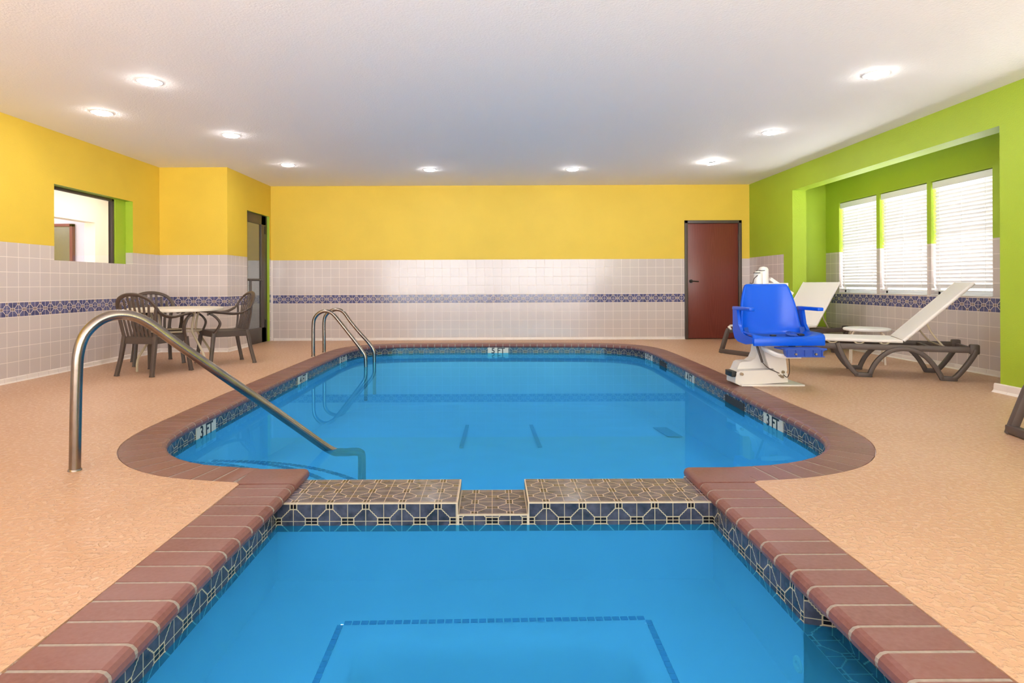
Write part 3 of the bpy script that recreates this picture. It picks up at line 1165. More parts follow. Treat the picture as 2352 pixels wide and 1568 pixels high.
# ------------------------------------------------------------------ rails
def rail(name, pts, r, label, mtx=None, flange=None, n=16):
    t = thing(name, label, 'rail', pts[0])
    bm = bmesh.new()
    o = Vector(pts[0])
    add_tube(bm, [Vector(p) - o for p in smooth_path(pts, 6)], r, n)
    obj('tube', bm, M['steel'], t)
    if flange:
        bm = bmesh.new()
        add_lathe(bm, [(r + .001, .0), (r + flange, .0), (r + flange * .7, .006), (r + .001, .010)], n=24)
        obj('floor_collar', bm, M['steel'], t)
    return t
d2 = Vector((.7645, .6446, 0))
B0 = Vector((-2.262, 3.276, 0))
hp = [(0, 0), (0.004, .25), (.010, .50), (.018, .63), (.045, .725), (.095, .788), (.150, .822), (.212, .834), (.286, .820), (.363, .774), (.489, .665), (.632, .545),
      (.783, .420), (.998, .243), (1.228, .050), (1.467, -.150), (1.56, -.185), (1.66, -.20), (1.70, -.215), (1.715, -.25), (1.715, -.44)]
rail('handrail', [B0 + d2 * s_ + Vector((0, 0, z)) for s_, z in hp], .0285, 'curved stainless handrail rising from the deck and dropping into the near pool corner', flange=.006)
for Y, lab, lp in ((8.43, 'nearer curved steel grab rail of the pool ladder', [(-2.499, 0), (-2.498, .24), (-2.494, .45), (-2.473, .537), (-2.413, .602), (-2.328, .628), (-2.235, .598), (-2.142, .495), (-2.015, .333), (-1.888, .170), (-1.820, .077), (-1.778, .0), (-1.768, -.127), (-1.768, -.62)]),
                   (8.93, 'farther curved steel grab rail of the pool ladder', [(-2.487, 0), (-2.486, .24), (-2.485, .45), (-2.462, .537), (-2.394, .602), (-2.296, .628), (-2.200, .590), (-2.100, .455), (-1.965, .290), (-1.830, .139), (-1.772, .055), (-1.750, -.01), (-1.747, -.122), (-1.747, -.62)])):
    rail('ladder_rail', [Vector((x, Y, z)) for x, z in lp], .025, lab, flange=.004)['group'] = 'pair of pool ladder rails'

# ------------------------------------------------------------------ resin armchairs
def make_chair():
    t = thing('resin_armchair', '', 'chair')
    m = M['brown']
    # seat: dished slab with a rolled front
    bm = bmesh.new()
    NXs, NYs = 10, 10
    top, bot = [], []
    for j in range(NYs + 1):
        v = j / NYs
        y = -.215 + .445 * v
        w = .200 + .040 * v
        rt, rb = [], []
        for i in range(NXs + 1):
            u = i / NXs * 2 - 1
            z = .425 - .018 * (1 - u * u) * math.sin(math.pi * min(1, v * 1.05)) - (.012 if v > .95 else 0)
            rt.append(bm.verts.new((u * w, y, z)))
            rb.append(bm.verts.new((u * w, y, z - .018)))
        top.append(rt); bot.append(rb)
    for j in range(NYs):
        for i in range(NXs):
            bm.faces.new((top[j][i], top[j][i + 1], top[j + 1][i + 1], top[j + 1][i]))
            bm.faces.new((bot[j][i], bot[j + 1][i], bot[j + 1][i + 1], bot[j][i + 1]))
    for j in range(NYs):
        for i in (0, NXs):
            bm.faces.new((top[j][i], top[j + 1][i], bot[j + 1][i], bot[j][i]))
    for i in range(NXs):
        for j in (0, NYs):
            bm.faces.new((top[j][i], top[j][i + 1], bot[j][i + 1], bot[j][i]))
    # apron round the seat
    ap = [(-.205, -.215, .385), (.205, -.215, .385), (.228, -.05, .388), (.240, .215, .392), (.12, .238, .396), (-.12, .238, .396), (-.240, .215, .392), (-.228, -.05, .388)]
    add_sweep(bm, ap, rrect(.014, .072, .004, 1), closed=True)
    obj('seat', bm, m, t)
    # legs: flared, channel section
    for sx in (-1, 1):
        bm = bmesh.new()
        add_sweep(bm, [(sx * .245, .215, .40), (sx * .258, .238, .2), (sx * .275, .262, .02), (sx * .277, .264, 0)], rrect(.044, .042, .009, 2), scale=[1.1, .95, .95, 1.12], up=Vector((0, 1, 0)))
        obj('leg', bm, m, t)
        bm = bmesh.new()
        add_sweep(bm, [(sx * .197, -.205, .43), (sx * .207, -.245, .2), (sx * .222, -.287, .02), (sx * .223, -.289, 0)], rrect(.044, .042, .009, 2), scale=[1.1, .95, .95, 1.12], up=Vector((0, 1, 0)))
        obj('leg', bm, m, t)
        # arm: post, scroll and rest
        bm = bmesh.new()
        post = smooth_path([(sx * .240, .205, .40), (sx * .262, .165, .47), (sx * .275, .150, .53), (sx * .272, .185, .59), (sx * .270, .235, .632), (sx * .270, .270, .650)], 5)
        add_sweep(bm, post, rrect(.042, .024, .008, 2), up=Vector((0, 1, 0)))
        rest = smooth_path([(sx * .268, .290, .628), (sx * .270, .283, .655), (sx * .272, .235, .668), (sx * .274, .12, .655), (sx * .274, -.02, .640), (sx * .268, -.13, .655), (sx * .252, -.215, .700)], 5)
        add_sweep(bm, rest, rrect(.046, .020, .008, 2), scale=[.8 + .25 * math.sin(math.pi * i / (len(rest) - 1)) for i in range(len(rest))])
        obj('armrest', bm, m, t)
    # back hoop and slats
    bm = bmesh.new()
    hoop = smooth_path([(-.252, -.215, .700), (-.238, -.255, .765), (-.195, -.292, .835), (-.105, -.318, .882), (0, -.326, .897), (.105, -.318, .882), (.195, -.292, .835), (.238, -.255, .765), (.252, -.215, .700)], 6)
    add_sweep(bm, hoop, rrect(.046, .022, .009, 2))
    for sx in (-1, 1):      # outer stiles run down to the seat
        add_sweep(bm, smooth_path([(sx * .243, -.245, .745), (sx * .232, -.245, .66), (sx * .210, -.232, .54), (sx * .195, -.212, .42)], 4), rrect(.040, .018, .006, 2), up=Vector((0, 1, 0)))
    for i in range(-3, 4):
        xb, xt = i * .047, i * .060
        zt = .882 - .11 * (abs(i) / 3.2) ** 2.2
        yt = -.322 + .045 * (abs(i) / 3.2) ** 2
        add_sweep(bm, smooth_path([(xb, -.212, .425), (xb * 1.06, -.240 - .005, .56), (xt * .97, -.275, .72), (xt, yt, zt)], 4), rrect(.031, .008, .003, 1), up=Vector((0, 1, 0)))
    obj('backrest', bm, m, t)
    return t

def copy_tree(o, parent=None):
    c = o.copy()
    COL.objects.link(c)
    if parent is not None:
        c.parent = parent
    for ch in list(o.children):
        copy_tree(ch, c)
    return c

def face(dx, dy):
    return math.atan2(dy, dx) - math.pi / 2
chair = make_chair()
specs = [((-3.86, 6.90), face(.20, .98), 'brown slatted resin armchair nearest the camera, seen from behind at the round table'),
         ((-3.42, 7.74), face(-.74, -.67), 'brown slatted resin armchair to the right of the round table, beside the glass door'),
         ((-4.34, 7.80), face(.62, -.78), 'brown slatted resin armchair behind the round table, against the tiled corner')]
for i, (p, rz, lab) in enumerate(specs):
    c = chair if i == 0 else copy_tree(chair)
    c.location = (p[0], p[1], 0)
    c.rotation_euler = (0, 0, rz)
    tag(c, lab, 'chair', 'resin armchairs around the table')

# round table
t = thing('round_table', 'round cream plastic table with bent metal legs between the armchairs', 'table', (-3.90, 7.46, 0), .35)
bm = bmesh.new()
add_lathe(bm, [(0, .698), (.50, .698), (.525, .703), (.535, .700), (.538, .690), (.535, .668), (.520, .664), (.515, .680), (0, .684)], n=56)
obj('tabletop', bm, M['cream'], t, loc=(0, 0, .018))
for k in range(4):
    a = math.pi / 2 * k + math.pi / 4
    ca, sa = math.cos(a), math.sin(a)
    bm = bmesh.new()
    pts = [(.34, .690), (.31, .61), (.285, .50), (.285, .44), (.34, .36), (.46, .20), (.50, .12), (.505, 0)]
    add_tube(bm, smooth_path([(r * ca, r * sa, z) for r, z in pts], 5), .0135, 10)
    obj('leg', bm, M['cream_metal'], t)
bm = bmesh.new()
ring = [(.285 * math.cos(a), .285 * math.sin(a), .44) for a in [2 * math.pi * i / 32 for i in range(32)]]
add_tube(bm, ring, .010, 8, closed=True)
obj('brace_ring', bm, M['cream_metal'], t)

# ------------------------------------------------------------------ loungers
def arc_pts(p0, p1, h, n=14):
    (s0, z0), (s1, z1) = p0, p1
    out = []
    for i in range(n + 1):
        u = i / n
        out.append((s0 + (s1 - s0) * (.5 - .5 * math.cos(math.pi * u)), z0 + (z1 - z0) * u + h * math.sin(math.pi * u) ** .75))
    return out

def make_lounger(label, sled, W2=.30, back=(1.043, .988), lo=-.62):
    t = thing('sun_lounger', label, 'sun lounger', group='resin sun loungers on the pool deck')
    fm = M['taupe']
    sec = rrect(.046, .050, .010, 2)
    for sy in (-1, 1):
        y = sy * W2
        bm = bmesh.new()
        # side rail
        add_sweep(bm, [(lo, y, .316), (.3, y, .318), (.7, y, .318), (1.05, y, .318)], rrect(.040, .062, .010, 2), up=Vector((0, 0, 1)))
        add_box(bm, 1.00, 1.085, y - .030, y + .030, .275, .375, bevel=.014)
        obj('side_rail', bm, fm, t)
        bm = bmesh.new()
        V3 = lambda l: [(a, y + sy * .012, z) for a, z in l]
        add_sweep(bm, smooth_path(V3([(-.155, .350), (-.120, .255), (-.070, .150), (-.005, .055), (.035, .022)]), 4), sec, up=Vector((0, 1, 0)), scale=None)
        add_box(bm, .005, .165, y + sy * .012 - .025, y + sy * .012 + .025, 0, .046, bevel=.008)
        ar = [(.140, .02), (.165, .09), (.205, .165), (.265, .235), (.345, .290), (.450, .310), (.555, .290), (.635, .235), (.695, .165), (.740, .09), (.775, .02)]
        add_sweep(bm, smooth_path(V3(ar), 3), sec, up=Vector((0, 1, 0)))
        add_box(bm, .755, .900, y + sy * .012 - .025, y + sy * .012 + .025, 0, .046, bevel=.008)
        add_sweep(bm, smooth_path(V3([(.865, .022), (.905, .060), (.975, .160), (1.035, .265), (1.055, .320)]), 4), sec, up=Vector((0, 1, 0)))
        obj('leg_frame', bm, fm, t)
    bm = bmesh.new()
    for s_ in (lo + .02, .12, .70, 1.05):
        add_box(bm, s_ - .02, s_ + .02, -W2, W2, .295, .335, bevel=.006)
    pieces('cross_bar', bm, fm, t)
    if sled:
        bm = bmesh.new()
        add_sweep(bm, [(lo + .02, -W2, .34), (lo + .0, -W2 - .005, .30), (lo - .075, -W2 - .04, .03), (lo - .080, -W2 - .045, .0)], rrect(.055, .050, .01, 2), up=Vector((0, 1, 0)))
        add_sweep(bm, [(lo + .02, W2, .34), (lo + .0, W2 + .005, .30), (lo - .075, W2 + .04, .03), (lo - .080, W2 + .045, .0)], rrect(.055, .050, .01, 2), up=Vector((0, 1, 0)))
        add_box(bm, lo - .105, lo - .050, -W2 - .06, W2 + .06, .004, .060, bevel=.008)
        obj('foot_frame', bm, fm, t)
    # sling panels, a thin slab with padded edges
    def sling(name, p0, p1, hw, th=.020):
        bm = bmesh.new()
        d = Vector((p1[0] - p0[0], 0, p1[1] - p0[1]))
        L = d.length
        ang = -math.atan2(d.z, d.x)
        mt = Matrix.Translation((p0[0], 0, p0[1])) @ Matrix.Rotation(ang, 4, 'Y')
        add_box(bm, 0, L, -hw, hw, -th / 2, th / 2, mtx=mt, bevel=.007, seg=3)
        for sy in (-1, 1):
            add_tube(bm, [mt @ Vector((0, sy * hw, -.003)), mt @ Vector((L, sy * hw, -.003))], .017, 10)
        return obj(name, bm, M['sling'], t)
    sling('seat_sling', (lo + .04, .388), (.442, .385), W2 - .01)
    bk = sling('back_sling', (.448, .392), back, W2 - .01)
    # strut props behind the back
    bm = bmesh.new()
    ax, az = .448 + (back[0] - .448) * .36, .385 + (back[1] - .385) * .30
    for sy in (-1, 1):
        y = sy * (W2 - .05)
        add_tube(bm, smooth_path([(ax, y, az), (ax + .045, y, az - .10), (ax + .135, y, .345)], 4), .009, 8)
    add_tube(bm, [(ax, -W2 + .05, az), (ax, W2 - .05, az)], .009, 8)
    add_tube(bm, [(ax + .135, -W2 + .02, .345), (ax + .135, W2 - .02, .345)], .009, 8)
    obj('back_prop', bm, M['cream_metal'], t)
    # clips under the seat sling
    bm = bmesh.new()
    for s_ in (-.45, -.20, .05, .28):
        for sy in (-1, 1):
            add_tube(bm, smooth_path([(s_ - .05, sy * (W2 - .01), .375), (s_ - .02, sy * (W2 - .01), .352), (s_ + .02, sy * (W2 - .01), .352), (s_ + .05, sy * (W2 - .01), .375)], 4), .008, 8)
    pieces('sling_clip', bm, M['cream_metal'], t)
    if sled:
        bm = bmesh.new()
        for sy in (-1, 1):
            add_cyl(bm, (lo + .03, sy * (W2 - .04), .33), (lo + .03, sy * (W2 + .01), .375), .016, 12)
        pieces('end_knob', bm, M['cream'], t)
    return t
la = make_lounger('taupe and white sun lounger with its back raised, nearest the tiled window bay', False)
dA = Vector((.920, -.392))
nA = Vector((.392, .920))
p = Vector((3.843, 6.45)) + nA * .312
la.location = (p.x, p.y, 0)
la.rotation_euler = (0, 0, math.atan2(dA.y, dA.x))
lb = make_lounger('taupe and white sun lounger partly hidden behind the blue pool lift chair', True, back=(.93, 1.00), lo=-.60)
dB = Vector((.915, .403))
p = Vector((3.385, 8.33)) + dB * .69
lb.location = (p.x, p.y, 0)
lb.rotation_euler = (0, 0, math.atan2(dB.y, dB.x))
lc = copy_tree(lb)
tag(lc, 'sun lounger at the right edge of the picture, only a dark foot corner showing', 'sun lounger')
dC = Vector((.985, -.17))
lc.rotation_euler = (0, 0, math.atan2(dC.y, dC.x))
nC = Vector((-dC.y, dC.x))
p = Vector((3.372, 3.985)) - nC * .345 + dC * .705
lc.location = (p.x, p.y, 0)

# round side table
t = thing('side_table', 'small round white side table between the sun loungers under the windows', 'side table', (4.66, 7.55, 0), .3)
bm = bmesh.new()
add_lathe(bm, [(0, .435), (.235, .435), (.255, .430), (.262, .418), (.258, .402), (.245, .400), (0, .405)], n=48)
obj('tabletop', bm, M['white'], t)
for k in range(4):
    a = math.pi / 2 * k
    bm = bmesh.new()
    add_tube(bm, smooth_path([(.14 * math.cos(a), .14 * math.sin(a), .405), (.19 * math.cos(a), .19 * math.sin(a), .398), (.228 * math.cos(a), .228 * math.sin(a), .365), (.238 * math.cos(a), .238 * math.sin(a), .30), (.25 * math.cos(a), .25 * math.sin(a), 0)], 4), .011, 10)
    obj('leg', bm, M['cream'], t)

# ------------------------------------------------------------------ pool lift
LX, LY = 2.78, 5.95
lift = thing('pool_lift', 'white pool lift with a glossy blue seat beside the right pool edge', 'pool lift', (LX, LY, 0))
def lp(x, y, Y):
    v = at(x, y, Y)
    return Vector((v.x - LX, Y - LY, v.z))
# seat shell: one bucket swept from the front lip to the top of the back
prof = [(-.26, .435), (-.262, .470), (-.245, .482), (-.15, .470), (-.02, .452), (.10, .455), (.165, .480), (.195, .545), (.205, .64), (.210, .74), (.218, .84), (.228, .93), (.232, .985)]
halfw = [.335, .338, .335, .330, .325, .318, .312, .300, .290, .282, .262, .235, .212]
cup = [.0, .01, .018, .03, .04, .05, .06, .055, .045, .035, .025, .015, .008]
bm = bmesh.new()
rows = []
NU = 14
for (y, z), hw, cp in zip(prof, halfw, cup):
    row = []
    for i in range(NU + 1):
        u = i / NU * 2 - 1
        e = abs(u) ** 4
        i0 = prof.index((y, z))
        ty = prof[min(i0 + 1, len(prof) - 1)][0] - prof[max(i0 - 1, 0)][0]
        tz = prof[min(i0 + 1, len(prof) - 1)][1] - prof[max(i0 - 1, 0)][1]
        L = math.hypot(ty, tz)
        ny, nz = -tz / L, ty / L
        if i0 < 3:
            ny, nz = 0, 1
        row.append((u * hw, y + ny * cp * e * 1.6, z + nz * cp * e * 1.6))
    rows.append(row)
F = [[bm.verts.new(p) for p in r] for r in rows]
for a, b in zip(F, F[1:]):
    for i in range(NU):
        bm.faces.new((a[i], a[i + 1], b[i + 1], b[i]))
seat = obj('seat', bm, M['blue'], lift, angle=60)
sm = seat.modifiers.new('subdivision', 'SUBSURF'); sm.levels = 1; sm.render_levels = 1
sd = seat.modifiers.new('solidify', 'SOLIDIFY'); sd.thickness = .020; sd.offset = 0
# side wings joining seat and back
for sx in (-1, 1):
    bm = bmesh.new()
    poly = [(-.25, .425), (-.262, .480), (-.06, .505), (.02, .53), (.075, .60), (.10, .76), (.235, .76), (.235, .50), (.19, .44), (.10, .41), (-.1, .40)]
    poly = [(-.25, .425), (-.262, .482), (-.10, .490), (.00, .515), (.075, .590), (.115, .74), (.175, .745), (.215, .74), (.215, .52), (.17, .445), (.08, .415), (-.1, .405)]
    add_prism(bm, poly, sx * .312, sx * .340, axis='X')
    obj('side_wing', bm, M['blue'], lift, angle=50)
    bm = bmesh.new()
    add_box(bm, sx * .325 - .028, sx * .325 + .028, -.215, .20, .728, .762, bevel=.008)
    obj('armrest', bm, M['blue'], lift)
bm = bmesh.new()
add_box(bm, -.335, .335, -.278, -.245, .405, .478, bevel=.010)
obj('front_lip', bm, M['blue'], lift)
# lap strap lying on the seat
bm = bmesh.new()
add_sweep(bm, smooth_path([(-.285, .02, .56), (-.275, .0, .50), (-.20, -.03, .485), (-.05, .03, .478), (.06, -.02, .482), (.14, -.09, .490)], 5), rrect(.045, .004, .0015, 1))
add_sweep(bm, smooth_path([(.285, .06, .56), (.27, .02, .500), (.20, -.04, .505), (.12, -.01, .515), (.10, -.07, .495), (.17, -.11, .492)], 5), rrect(.045, .004, .0015, 1))
pieces('lap_strap', bm, M['strap'], lift)
bm = bmesh.new()
add_box(bm, .16, .215, -.13, -.075, .488, .506, bevel=.005)
add_box(bm, -.10, -.05, -.12, -.08, .483, .497, bevel=.004)
pieces('buckle', bm, M['black'], lift)
# footrest
t2 = bmesh.new()
FY = 5.52
a0, a1 = lp(1806, 801, FY), lp(1898, 799, FY)
zt = a0.z
add_prism(t2, [(a0.x - .035, zt + .002), (a1.x, zt + .002), (a1.x - .004, zt - .010), (a1.x - .030, zt - .030), (a1.x - .035, zt - .070), (a0.x + .008, zt - .070), (a0.x - .010, zt - .012)], a0.y, a0.y + .05, axis='Y')
add_prism(t2, [(a0.x - .02, zt), (a1.x, zt), (a1.x, zt - .014), (a0.x - .02, zt - .014)], a0.y + .05, a0.y + .20, axis='Y')
for i in range(5):
    xx = a0.x + .01 + (a1.x - a0.x - .05) * i / 4
    add_box(t2, xx - .004, xx + .004, a0.y - .012, a0.y + .01, zt - .068, zt - .012)
add_box(t2, a0.x, a1.x - .02, a0.y - .014, a0.y + .01, zt - .076, zt - .068)
add_box(t2, a0.x - .02, a1.x, a0.y - .014, a0.y + .01, zt - .012, zt + .003)
footrest = obj('footrest', t2, M['blue_dark'], lift, smooth=False)
bm = bmesh.new()
for px_ in (1827, 1873):
    v = lp(px_, 813, FY)
    add_cyl(bm, (v.x, v.y - .020, v.z), (v.x, v.y, v.z), .010, 12)
pieces('bolt', bm, M['bolt'], footrest)
# footrest arm
bm = bmesh.new()
add_sweep(bm, smooth_path([lp(1815, 790, 5.90), lp(1760, 792, 5.86), lp(1752, 797, 5.80), lp(1768, 808, 5.68), lp(1795, 817, 5.60), lp(1840, 818, 5.56)], 5), rrect(.030, .040, .010, 2))
obj('footrest_arm', bm, M['white_powder'], lift)
# base: plate, low channel and cover
bm = bmesh.new()
pl = [lp(1676, 873, 6.02), lp(1702, 889, 5.80), lp(1836, 883, 5.84), lp(1838, 874, 6.05), lp(1700, 871, 6.25)]
add_box(bm, -.385, .225, -.115, .255, 0, .016, bevel=.004)
obj('base_plate', bm, M['white_powder'], lift)
bm = bmesh.new()
def pz(l, Y):
    return [((lp(x, y, Y)).x, (lp(x, y, Y)).z) for x, y in l]
add_prism(bm, pz([(1687, 879), (1697, 884), (1808, 877), (1806, 856), (1792, 850), (1775, 848), (1697, 851), (1688, 856)], 5.90), 5.88 - LY, 6.10 - LY, axis='Y')
obj('base_channel', bm, M['white_powder'], lift, smooth=False)
bm = bmesh.new()
v = lp(1686, 858, 5.9)
add_box(bm, v.x - .03, v.x + .02, -.07, .10, v.z - .03, v.z + .025, bevel=.006)
obj('end_cap', bm, M['black'], lift)
bm = bmesh.new()
add_prism(bm, pz([(1690, 850), (1697, 833), (1703, 830), (1722, 829), (1732, 822), (1738, 808), (1741, 786), (1792, 786), (1798, 815), (1802, 850)], 6.02), 6.0 - LY, 6.16 - LY, axis='Y')
obj('body_cover', bm, M['white_powder'], lift, smooth=False)
bm = bmesh.new()
add_prism(bm, pz([(1752, 792), (1768, 808), (1802, 818), (1806, 850), (1800, 862), (1788, 862), (1775, 846), (1765, 845), (1757, 820)], 5.88), 5.86 - LY, 5.885 - LY, axis='Y')
obj('side_plate', bm, M['white_powder'], lift, smooth=False)
bm = bmesh.new()
for x, y, r in ((1704, 859, .014), (1798, 854, .015), (1797, 865, .013), (1792, 862, .010)):
    v = lp(x, y, 5.86)
    add_cyl(bm, (v.x, v.y - .012, v.z), (v.x, v.y + .02, v.z), r, 14)
pieces('bolt', bm, M['bolt'], lift)
bm = bmesh.new()
v = lp(1817, 796, 5.80)
add_cyl(bm, (v.x, v.y - .02, v.z), (v.x, v.y + .12, v.z), .034, 20)
obj('tube_cap', bm, M['black'], lift)
bm = bmesh.new()
add_cyl(bm, (v.x, v.y - .015, v.z), (v.x, v.y + .2, v.z), .040, 20)
w = lp(1835, 794, 5.80)
add_box(bm, w.x - .04, w.x + .03, w.y, w.y + .05, w.z - .014, w.z + .012, bevel=.004)
obj('tube_bracket', bm, M['white_powder'], lift)
# mast behind the seat, actuator and battery box
bm = bmesh.new()
for x, y0, y1, r, Y in ((1754, 617, 800, .050, 6.25), (1742, 627, 800, .042, 6.22)):
    a, b = lp(x, y1, Y), lp(x, y0, Y)
    add_cyl(bm, (a.x, a.y, a.z), (a.x, a.y, b.z - .02), r, 24)
    add_lathe(bm, [(r, 0), (r * .96, .015), (r * .7, .035), (0, .045)], c=(a.x, a.y, b.z - .02), n=24)
obj('actuator', bm, M['white_powder'], lift)
bm = bmesh.new()
a = lp(1741, 626, 6.17)
add_box(bm, a.x - .035, a.x + .02, a.y - .012, a.y + .03, a.z - .006, a.z + .002)
a = lp(1754, 621, 6.20)
add_lathe(bm, [(.051, 0), (.0515, .003), (.051, .006)], c=(a.x, a.y + .05, a.z - .003), n=24)
pieces('actuator_seam', bm, M['black'], lift, smooth=False)
bm = bmesh.new()
a, b = lp(1768, 640, 6.28), lp(1800, 662, 6.28)
add_sweep(bm, [a, b, b + (b - a) * .6], rrect(.035, .045, .006, 2), up=Vector((0, 1, 0)))
obj('lift_arm', bm, M['white_powder'], lift)
bm = bmesh.new()
a, b = lp(1722, 651, 6.24), lp(1811, 651, 6.24)
add_box(bm, a.x, b.x, a.y, a.y + .03, .55, a.z + .005, bevel=.006)
obj('back_plate', bm, M['white_powder'], lift)
# control cables
bm = bmesh.new()
add_tube(bm, smooth_path([lp(1740, 632, 6.17), lp(1732, 640, 6.15), lp(1729, 650, 6.15), lp(1722, 650, 6.17)], 5), .004, 8)
add_tube(bm, smooth_path([lp(1736, 787, 5.90), lp(1742, 805, 5.88), lp(1751, 832, 5.86)], 5), .011, 8)
add_tube(bm, smooth_path([lp(1751, 832, 5.86), lp(1765, 845, 5.85), lp(1790, 857, 5.85)], 5), .004, 8)
add_tube(bm, smooth_path([lp(1812, 822, 5.62), lp(1813, 838, 5.66), lp(1813, 855, 5.75), lp(1808, 866, 5.83), lp(1799, 860, 5.85)], 5), .004, 8)
pieces('cable', bm, M['bronze'], lift)

# ------------------------------------------------------------------ doors
# wooden door in the back wall
def frame3(name, x0, x1, zt, w, y0, y1, m, parent=None):
    bm = bmesh.new()
    add_box(bm, x0, x0 + w, y0, y1, 0, zt, bevel=.003)
    add_box(bm, x1 - w, x1, y0, y1, 0, zt, bevel=.003)
    add_box(bm, x0, x1, y0, y1, zt - w, zt, bevel=.003)
    return obj(name, bm, m, parent)
d1 = bpy.data.objects.new('door_1', None); COL.objects.link(d1); struct(d1)
tag(d1, 'reddish brown oak veneer door in the back wall', 'door')
frame3('door_frame', 3.42, 4.43, 2.112, .052, 10.765, 10.92, M['bronze'], d1)
bm = bmesh.new()
add_box(bm, 3.474, 4.376, 10.805, 10.845, .012, 2.058, bevel=.003)
leaf = obj('door_leaf', bm, M['wood'], d1)
leaf.data.transform(Matrix.Translation((-3.93, -10.82, -1.25)))
leaf.location = (3.93, 10.82, 1.25)
bm = bmesh.new()
add_cyl(bm, (3.535, 10.80, 1.03), (3.535, 10.792, 1.03), .033, 20)
add_cyl(bm, (3.535, 10.80, 1.03), (3.535, 10.745, 1.03), .011, 12)
add_tube(bm, smooth_path([(3.535, 10.748, 1.03), (3.575, 10.744, 1.03), (3.655, 10.748, 1.024)], 4), .009, 8)
obj('lever_handle', bm, M['darkmetal'], leaf, loc=(-3.93, -10.82, -1.25))
bm = bmesh.new()
for z in (.35, 1.07, 1.80):
    add_cyl(bm, (4.377, 10.798, z - .05), (4.377, 10.798, z + .05), .008, 10)
pieces('hinge', bm, M['bronze'], d1)
bm = bmesh.new()
add_box(bm, 3.2, 4.8, 10.93, 11.0, -.1, 2.4)
struct(obj('door_light_block', bm, M['bronze'], smooth=False))  # unseen panel added to stop outside light leaking under the door
# glass door in the left return wall
d2o = bpy.data.objects.new('door_2', None); COL.objects.link(d2o); struct(d2o)
tag(d2o, 'dark framed glass door in the left return wall', 'door')
X0 = XSH - .035
bm = bmesh.new()
for y0, y1, z0, z1 in ((9.76, 9.865, 0, 2.19), (10.46, 10.66, 0, 2.19), (9.76, 10.66, 2.03, 2.19), (9.76, 10.66, 0, .26)):
    add_box(bm, X0 - .045, X0, y0, y1, z0 + .005, z1, bevel=.003)
add_box(bm, X0 - .06, X0 - .008, 10.66, 10.735, 0, 2.20)
add_box(bm, X0 - .06, X0 - .01, 9.755, 10.735, 2.185, 2.205)
obj('stiles', bm, M['bronze'], d2o)
bm = bmesh.new()
add_box(bm, X0 - .026, X0 - .020, 9.86, 10.47, .25, 2.04)
obj('pane', bm, M['door_glass'], d2o, smooth=False)
bm = bmesh.new()
add_tube(bm, [(X0 + .0, 9.80, 1.08), (X0 + .035, 9.83, 1.08), (X0 + .035, 10.40, 1.08), (X0, 10.44, 1.08)], .018, 8)
add_tube(bm, [(X0 + .035, 9.89, 1.08), (X0 + .035, 9.89, .72)], .020, 8)
obj('push_bar', bm, M['bronze'], d2o)
bm = bmesh.new()
for z in (.32, 1.95):
    add_box(bm, X0 - .002, X0 + .010, 10.60, 10.66, z - .07, z + .07)
pieces('hinge', bm, M['darkmetal'], d2o, smooth=False)
# passage behind the glass door
bm = bmesh.new()
add_box(bm, -5.25, -5.2, 9.2, 12.6, 0, 2.75)
add_box(bm, -5.25, XSH - .06, 12.5, 12.6, 0, 2.75)
add_box(bm, XSH - .06, XSH - .01, 10.92, 12.6, 0, 2.75)
struct(obj('wall_passage', bm, M['hall_white'], smooth=False))
bm = bmesh.new()
add_box(bm, -10.5, XL - .17, 3.5, 12.7, -.05, -.005)
add_box(bm, XL - .3, XSH - .06, 9.2, 12.7, -.05, -.004)
struct(obj('floor_hall', bm, M['hall_lav'], smooth=False))

# ------------------------------------------------------------------ interior window and the hall behind
w1 = bpy.data.objects.new('window_1', None); COL.objects.link(w1); struct(w1)
tag(w1, 'interior window in the left wall looking into a cream hall', 'window')
bm = bmesh.new()
for y0, y1, z0, z1 in ((8.085, 8.135, 1.285, 2.15), (6.86, 8.13, 2.118, 2.15), (6.86, 6.90, 1.285, 2.15)):
    add_box(bm, XL - .165, XL - .115, y0, y1, z0, z1, bevel=.004)
obj('window_frame', bm, M['bronze'], w1)
bm = bmesh.new()
add_box(bm, XL - .143, XL - .137, 6.88, 8.10, 1.286, 2.13)
obj('pane', bm, M['glass'], w1, smooth=False)
bm = bmesh.new()
add_box(bm, XL - .17, XL - .10, 8.135, 8.36, 1.285, 2.15)
obj('side_jamb', bm, M['green'], w1, smooth=False)
# hall: cream wall with a wide opening, lavender wall and dark door beyond
bm = bmesh.new()
add_box(bm, -7.19, -7.0, 10.68, 12.7, 0, 2.10)
add_box(bm, -7.19, -7.0, 3.5, 12.7, 2.10, 2.75)
add_box(bm, -7.19, -7.0, 3.5, 8.6, 0, 2.10)
struct(obj('wall_hall', bm, M['hall_wall'], smooth=False))
bm = bmesh.new()
add_box(bm, -10.5, -7.19, 11.4, 11.5, 0, 2.75)
add_box(bm, -10.5, -10.4, 3.5, 11.5, 0, 2.75)
struct(obj('wall_lavender', bm, M['hall_lav'], smooth=False))
bm = bmesh.new()
add_box(bm, -7.0, -5.26, 12.6, 12.7, 0, 2.75)
add_box(bm, -7.0, XL - .17, 3.5, 3.6, 0, 2.75)
struct(obj('wall_hall_end', bm, M['hall_white'], smooth=False))
bm = bmesh.new()
add_box(bm, -10.5, XL - .17, 3.5, 12.7, 2.75, 2.85)
add_box(bm, XL - .2, XSH - .06, 9.15, 12.7, 2.75, 2.85)
struct(obj('ceiling_hall', bm, M['hall_white'], smooth=False))
bm = bmesh.new()
add_box(bm, -7.0, -6.93, 11.05, 11.35, 0, 2.42, bevel=.01)
struct(obj('trim_2', bm, M['hall_white']))
d3 = bpy.data.objects.new('door_3', None); COL.objects.link(d3); struct(d3)
